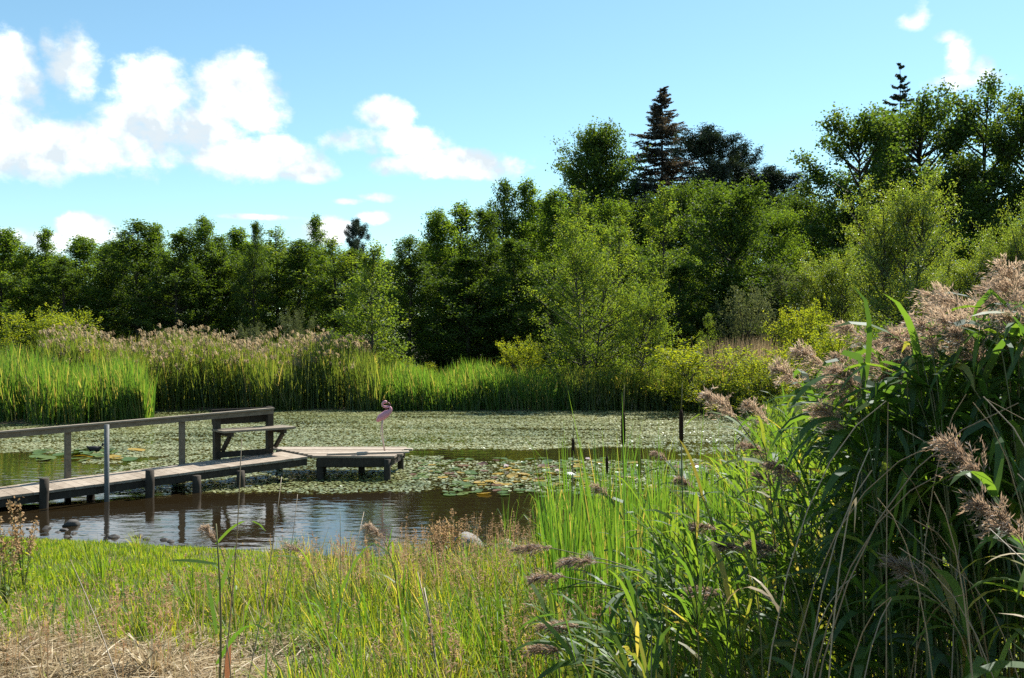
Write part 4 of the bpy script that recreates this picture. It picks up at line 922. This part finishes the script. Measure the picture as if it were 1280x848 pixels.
# plumes that stand out in the photograph: plume column/row, distance, root offset to the right, size, label
heads = [(905,505,4.6,.25,.26,'reed with a pale plume left of the tall right clump, over the pond edge'),(945,515,4.8,.25,.24,'reed plume just right of the pale leftmost one over the pond'),
 (985,468,4.4,.3,.24,'brown reed plume bending left in front of the yellow bush'),(1022,448,4.2,.25,.26,'reed plume on the left shoulder of the tall clump'),(1042,492,4.0,.2,.22,'drooping plume below the left shoulder of the tall clump'),
 (1078,415,4.2,.2,.24,'small upright plume left of the broad plume mass'),(1070,470,3.9,.2,.22,'drooping plume in the left middle of the tall clump'),(1100,452,4.0,.15,.22,'plume hanging in the middle of the tall clump'),
 (1132,432,4.1,.15,.24,'plume left below the broad plume mass'),(1128,478,3.8,.1,.2,'plume hanging below the middle of the tall clump'),(1160,412,4.0,.15,.28,'left plume of the broad plume mass'),(1180,388,4.1,.15,.3,'upper left plume of the broad plume mass'),
 (1200,378,4.0,.12,.32,'topmost plume of the broad plume mass'),(1222,380,3.9,.12,.32,'right plume of the broad plume mass'),(1240,388,4.1,.1,.28,'far right plume of the broad plume mass'),(1256,345,3.9,.1,.3,'tallest plume of all at the right border'),
 (1272,372,3.8,.1,.28,'plume at the right border beside the tallest one'),(1190,412,3.8,.12,.3,'lower plume in the middle of the broad plume mass'),(1225,415,3.7,.1,.3,'shaded plume under the broad plume mass'),(1270,415,3.6,.1,.28,'shaded plume low at the right border'),
 (945,552,5.0,.3,.2,'brownish plume among the green reeds below the pale ones'),(1215,560,3.1,.15,.22,'dark shaded plume deep in the tall clump'),(1262,640,2.9,.1,.22,'dark plume low at the right border'),
 (965,592,4.6,.3,.2,'brown plume hanging among the mid height reeds'),(918,668,4.4,.5,.16,'short brown plume left of two in the mid reeds'),(955,668,4.3,.45,.16,'short brown plume right of two in the mid reeds'),
 (880,640,4.7,.5,.15,'small brown plume above the leaning stems'),(675,664,4.9,1.35,.22,'dark plume at the tip of the longest leaning reed'),(736,682,4.6,1.1,.24,'dark plume of the second leaning reed'),
 (690,700,4.5,1.2,.18,'dark plume close above the meadow grass'),(708,762,4.0,.9,.18,'dark plume hanging low before the meadow grass'),(690,792,3.9,.8,.16,'lowest dark plume at the left of the leaning reeds'),
 (892,726,3.9,.6,.2,'brown plume bending left below the mid reeds'),(985,585,3.9,.3,.2,'brown plume at the left flank of the tall clump'),(1040,520,3.6,.25,.2,'plume hanging on the left flank of the tall clump'),
 (745,600,6.3,.3,.16,'small faded plume among the cattail leaves'),(850,590,6.0,.3,.15,'small faded plume right of the cattail heads'),(817,555,6.6,.2,.15,'thin faded plume between two cattail heads'),(1145,690,3.2,.3,.18,'dark plume in the shaded depth of the tall clump')]
for (px, py, D, ro, sz, lab) in heads:
    tip = at(px+18, py+(44 if px > 1140 else 22), D); rx_ = tip[0]+ro+rr.normal(0, .08); ry_ = D+rr.normal(-.1, .2)
    leaning = ro > .7
    reed((rx_, ry_, gz(rx_, ry_)-.03), tip, lab, rr, 'reeds with plumes on the near right bank', nleaf=13 if not leaning else 11, plume=sz*(.86 if px < 1150 else .98), plume_tint=.66 if py < 530 else .32, bow=.3 if not leaning else .5)  # backlit paleness of the upper plumes is put into their tint
# the dense clump around them
lab = 'leafy green reed stem in the dense tall clump at the lower right'
for i in range(170):
    px = rr.uniform(1062, 1335); D = rr.uniform(3.5, 5.6); top = np.interp(px, [1000, 1060, 1150, 1200, 1260, 1340], [560, 470, 430, 400, 385, 370])+rr.uniform(0, 70)
    tip = at(px, top, D); rx_ = tip[0]+rr.uniform(.0, .35); ry_ = D+rr.normal(0, .15)
    reed((rx_, ry_, gz(rx_, ry_)-.03), tip, lab, rr, 'reed stems of the tall clump', nleaf=14, plume=0 if rr.random() < .8 else .2, plume_tint=.4, leafL=.46, leafW=.027, ltint=.22, hang=1.5)  # low ltint puts the clump's shade into the leaf colour
lab = 'mid height green reed stem between the cattails and the tall clump'
for i in range(95):
    px = rr.uniform(800, 1060); D = rr.uniform(4.2, 7.2); top = np.interp(px, [700, 800, 880, 950, 1050], [680, 650, 590, 545, 500])+rr.uniform(0, 130)
    tip = at(px, top, D); rx_ = tip[0]+rr.uniform(.0, .35); ry_ = D+rr.normal(0, .15)
    reed((rx_, ry_, gz(rx_, ry_)-.03), tip, lab, rr, 'mid height reed stems', nleaf=9, plume=0, leafL=.34, leafW=.015, ltint=.55, wind=.35, erect=.55)
lab = 'low green reed shoot in front of the mid height reeds at the bottom'
for i in range(90):
    px = rr.uniform(690, 1080); D = rr.uniform(3.6, 4.9); top = np.interp(px, [680, 800, 1000, 1080], [780, 730, 680, 640])+rr.uniform(0, 110)
    tip = at(px, top, D); rx_ = tip[0]+rr.uniform(-.05, .3); ry_ = D+rr.normal(0, .15)
    reed((rx_, ry_, gz(rx_, ry_)-.03), tip, lab, rr, 'low reed shoots', nleaf=8, plume=0, leafL=.33, leafW=.016, ltint=.50, wind=.3, erect=.7)
lab = 'dry tan reed stalk leaning in front of the shaded clump'
for i in range(34):
    px = rr.uniform(1060, 1290); D = rr.uniform(2.5, 3.5); top = rr.uniform(480, 760)
    tip = at(px, top, D); rx_ = tip[0]+rr.normal(.10, .36); ry_ = D+rr.normal(0, .3)
    reed((rx_, ry_, gz(rx_, ry_)-.03), tip, lab, rr, 'dry stalks before the tall clump', nleaf=0 if rr.random() < .82 else 2, plume=0, dry=True, bow=.1, leafW=.013, leafL=.28, ltint=.5, name='dry_stalk', cat='dry stalk')

# ------------------------------------------------------------------ cattails
def cattail(px, D, label, rg, head=None, nleaf=8, top=None, hl=.17, group='cattails at the near pond edge'):
    x_ = wx(px, D); g = max(gz(x_, D), -.1)-.02
    o = thing('cattail', label, 'cattail', (x_, D, g), 0, group)
    zt = wz(top, D)-g
    P = np.stack([rg.normal(0, .03, nleaf), rg.normal(0, .03, nleaf), np.zeros(nleaf)], 1); az = rg.uniform(0, 2*PI, nleaf)
    D_ = np.stack([np.cos(az)*rg.uniform(.02, .2, nleaf)-.02, np.sin(az)*rg.uniform(.02, .16, nleaf), np.ones(nleaf)], 1); a2 = rg.uniform(0, 2*PI, nleaf)
    V, Q, T = ribbons(P, D_, zt*rg.uniform(.72, 1.05, nleaf), rg.uniform(.010, .017, nleaf), np.stack([np.cos(a2), np.sin(a2), 0*a2], 1), droop=np.where(rg.random(nleaf) < .2, .7, .08), nseg=7, tint=np.clip(rg.normal(.38, .2, nleaf)+(rg.random(nleaf) < .08)*.5, 0, 1))
    link('foliage', mesh_np('foliage', V, Q, M['cattail_leaf'], T), o)
    if head:
        hz = wz(head, D)-g; lx = rg.normal(0, .02)
        mb = MB(); mb.tube([(0, 0, 0), (lx*.4, 0, hz*.5), (lx, 0, hz-hl)], [.006, .005, .004], 6, .3); mb.build('stem', M['reed_stem'], o, True)
        mb = MB(); z = np.linspace(0, 1, 9); mb.tube(np.stack([lx+0*z, 0*z, hz-hl+z*hl], 1), .0125*np.array([.45, .9, 1, 1, 1, 1, .98, .85, .4]), 10, .5); mb.build('seed_head', M['cattail_head'], o, True)
        mb = MB(); mb.tube([(lx, 0, hz), (lx+.004, 0, hz+.07), (lx+.006, 0, hz+.15)], [.004, .003, .001], 5, .7); mb.build('spike', M['reed_stem'], o, True)
    return o
rc = np.random.default_rng(23)
for (px, D, hd, top, hl, lab) in [(785,5.4,515,478,.185,'cattail with the tallest dark seed head, left of two high ones'),(857,5.5,512,490,.19,'cattail with a tall dark seed head, right of two high ones'),(796,7.2,568,540,.16,'cattail with a dark head just below the tallest one'),
     (712,7.6,548,500,.13,'leftmost cattail with a dark seed head'),(753,8.2,570,520,.15,'cattail head half hidden by leaves left of the tallest one'),(829,7.8,583,550,.14,'cattail with a short dark head between the two high ones'),(917,7.0,580,530,.13,'cattail with a small dark head to the right of the high ones')]:
    cattail(px, D, lab, rc, head=hd, top=top, hl=hl, nleaf=7)
lab = 'leafy cattail without a seed head at the near pond edge'
for i in range(215):
    px = rc.uniform(668, 985); D = rc.uniform(5.4, 11.2)
    if px < 700: D = rc.uniform(8.5, 11.2)
    top = np.interp(px, [660, 700, 760, 850, 930], [590, 535, 525, 530, 530])+rc.uniform(0, 95)+(D-6)*5
    cattail(px, D, lab, rc, nleaf=9, top=top)
cattail(632, 10.9, 'upright sedge tuft standing in the water beside the tan boulder', rc, nleaf=13, top=612, group='sedge tufts in the water')
cattail(586, 11.4, 'small sedge tuft at the water edge left of the boulders', rc, nleaf=6, top=655, group='sedge tufts in the water')

# ------------------------------------------------------------------ single plants and stalks on the near bank
def weed(px, top, D, label, seed):
    rg = np.random.default_rng(seed); x_ = wx(px, D); g = gz(x_, D); h = wz(top, D)-g
    o = thing('dock_plant', label, 'weed', (x_, D, g)); mb = MB()
    for b in range(6):
        s = MB()
        a = rg.uniform(0, 2*PI); ln = rg.uniform(.1, .4); hb = h*rg.uniform(.65, 1.0)
        p = np.stack([np.linspace(0, 1, 5)*math.cos(a)*ln*h*.6, np.linspace(0, 1, 5)*math.sin(a)*ln*h*.4, np.linspace(0, hb, 5)], 1)
        mb.tube(p, np.linspace(.004, .0015, 5), 5, .3, cap=False)
        n_ = 90; u_ = rg.uniform(.55, 1, n_); B = np.stack([np.interp(u_, np.linspace(0, 1, 5), p[:, c]) for c in range(3)], 1)+rg.normal(0, .016, (n_, 3)); d = unit(rg.normal(0, 1, (n_, 3)))
        s.add(*ribbons(B, d, rg.uniform(.015, .03, n_), .011, unit(np.cross(d, rg.normal(0, 1, (n_, 3)))), nseg=2, tint=rg.uniform(.3, 1, n_), profile='leaf')); s.build('seed_cluster', M['seed'], o)
    n_ = 26; a = rg.uniform(0, 2*PI, n_); B = np.stack([rg.normal(0, .03, n_), rg.normal(0, .03, n_), rg.uniform(0, .6, n_)*h], 1)
    V, Q, T = ribbons(B, np.stack([np.cos(a), np.sin(a), np.full(n_, .8)], 1), rg.uniform(.08, .16, n_), .02, np.stack([-np.sin(a), np.cos(a), 0*a], 1), droop=.8, nseg=4, tint=rg.uniform(.3, .7, n_), profile='leaf')
    mb.build('stem', M['reed_stem'], o, True); link('foliage', mesh_np('foliage', V, Q, M['lawn'], T), o)
for i, a in enumerate([(562,632,9.6,'branching weed with brown seed clusters in front of the boulders'),(548,648,9.4,'lower seeding weed left of the branching one'),(30,625,8.2,'thin seeding weed at the left border'),(8,640,7.6,'seeding weed cut off by the left border')]): weed(*a, 300+i)
def stalk(p0, p1, D0, D1, r, mat, label, leaves=(), name='dry_stalk', cat='dry stalk', plume=0):
    a = at(*p0, D0); b = at(*p1, D1); a[2] = gz(a[0], a[1])-.02
    o = thing(name, label, cat, tuple(a)); s = np.linspace(0, 1, 7)[:, None]; P = (b-a)*s; P[:, 0] += np.sin(s[:, 0]*PI)*.02
    mb = MB(); mb.tube(P, np.linspace(r, r*.45, 7), 6, .6); mb.build('stem', M[mat], o, True)
    for (f, dx, dy, dz, Ln, wd, dr, mt, tn) in leaves:
        q = (b-a)*f; D = unit(np.array([[dx, dy, dz]], float)); V, Q, T = ribbons(q[None], D, Ln, wd, np.cross(D, [[.1, -.6, 1]]) if abs(dz) < .6 else np.array([[1, .2, 0]]), droop=dr, nseg=7, tint=tn, profile='leaf'); link('leaf', mesh_np('leaf', V, Q, M[mt], T), o)
    return o
stalk((272,800), (302,548), 4.9, 4.7, .0045, 'dry_stem', 'tallest thin dry stalk left of centre, reaching up to the jetty')
stalk((300,790), (352,596), 5.0, 5.3, .004, 'dry_stem', 'thin dry stalk leaning right, second of the tall pair')
stalk((330,780), (372,618), 5.3, 5.6, .003, 'dry_stem', 'short thin stalk leaning right beside the tall pair')
stalk((272,835), (270,655), 4.9, 4.85, .008, 'reed_stem', 'green reed shoot with broad leaves in the left foreground', [(.80,-.9,.1,.12,.25,.017,.15,'reed_leaf',.35),(.6,.25,.1,1,.30,.015,.2,'cattail_leaf',.5),(.45,-.2,.1,1,.3,.016,.2,'cattail_leaf',.4),(.3,.5,0,.9,.4,.02,.9,'cattail_leaf',.3),(.9,.6,.1,.7,.3,.016,.9,'cattail_leaf',.5)], 'reed_shoot', 'reed')
stalk((285,845), (283,800), 4.7, 4.65, .005, 'dry_stem', 'shrivelled rusty leaf on a short stalk in the straw', [(.6,.05,0,1,.17,.022,.5,'dead_leaf',.5),(.4,.3,.1,.9,.12,.018,.9,'dead_leaf',.3)], 'dead_plant', 'dead plant')
stalk((165,845), (88,700), 4.8, 5.3, .004, 'dry_stem', 'long dry stem leaning left over the straw')
stalk((130,800), (205,802), 5.3, 5.1, .004, 'dry_stem', 'dry stem lying across the straw')
stalk((548,838), (530,735), 4.9, 5.3, .009, 'dry_stem', 'pale bleached stem in the grass below the boulders')
stalk((556,842), (522,715), 4.8, 5.4, .005, 'dry_stem', 'thin dark stem beside the bleached one')
stalk((380,830), (455,640), 4.9, 5.6, .003, 'dry_stem', 'thin stalk leaning right below the blue water')
stalk((415,800), (425,640), 5.4, 5.5, .003, 'reed_stem', 'thin green stalk upright below the blue water', [(.5,.4,.1,1,.4,.015,.4,'cattail_leaf',.5),(.3,-.4,.1,1,.35,.015,.4,'cattail_leaf',.5)], 'grass_stalk', 'grass')
def dry_tuft(px, D, h, label, seed):
    rg = np.random.default_rng(seed); x_ = wx(px, D); g = gz(x_, D); n_ = 60; a = rg.uniform(0, 2*PI, n_); r_ = rg.uniform(0, .05, n_); ln = rg.uniform(.05, .8, n_)
    o = thing('dry_tuft', label, 'dry tuft', (x_, D, g-.01))
    V, Q, T = ribbons(np.stack([np.cos(a)*r_, np.sin(a)*r_, 0*a], 1), np.stack([np.cos(a)*ln, np.sin(a)*ln, np.ones(n_)], 1), h*rg.uniform(.4, 1.1, n_), rg.uniform(.005, .013, n_), np.stack([-np.sin(a), np.cos(a), 0*a], 1), droop=rg.uniform(.3, 1.8, n_), nseg=5, tint=rg.uniform(.3, 1, n_), profile='leaf')
    link('foliage', mesh_np('foliage', V, Q, M['straw'], T), o)
for i, a in enumerate([(192,5.5,.34,'bleached dry tuft at the edge of the straw in the lower left'),(540,5.2,.36,'bleached dry tuft around the pale stem below the boulders'),(430,5.0,.22,'small bleached tuft at the bottom left of centre'),(745,4.6,.4,'dry tan tuft under the leaning reeds at the bottom')]): dry_tuft(*a, 500+i)
for (px, py, D, lab) in [(470,668,6.2,'brown plume of a short reed against the blue water'),(372,690,6.6,'low brown plume left of the blue water'),(262,672,6.8,'faded plume at the shoreline behind the tall dry stalks')]:
    tip = at(px+10, py+8, D); x_ = tip[0]+.12; reed((x_, D, gz(x_, D)-.02), tip, lab, rr, nleaf=6, plume=.17, plume_tint=.6, leafL=.3, leafW=.014, ltint=.6)
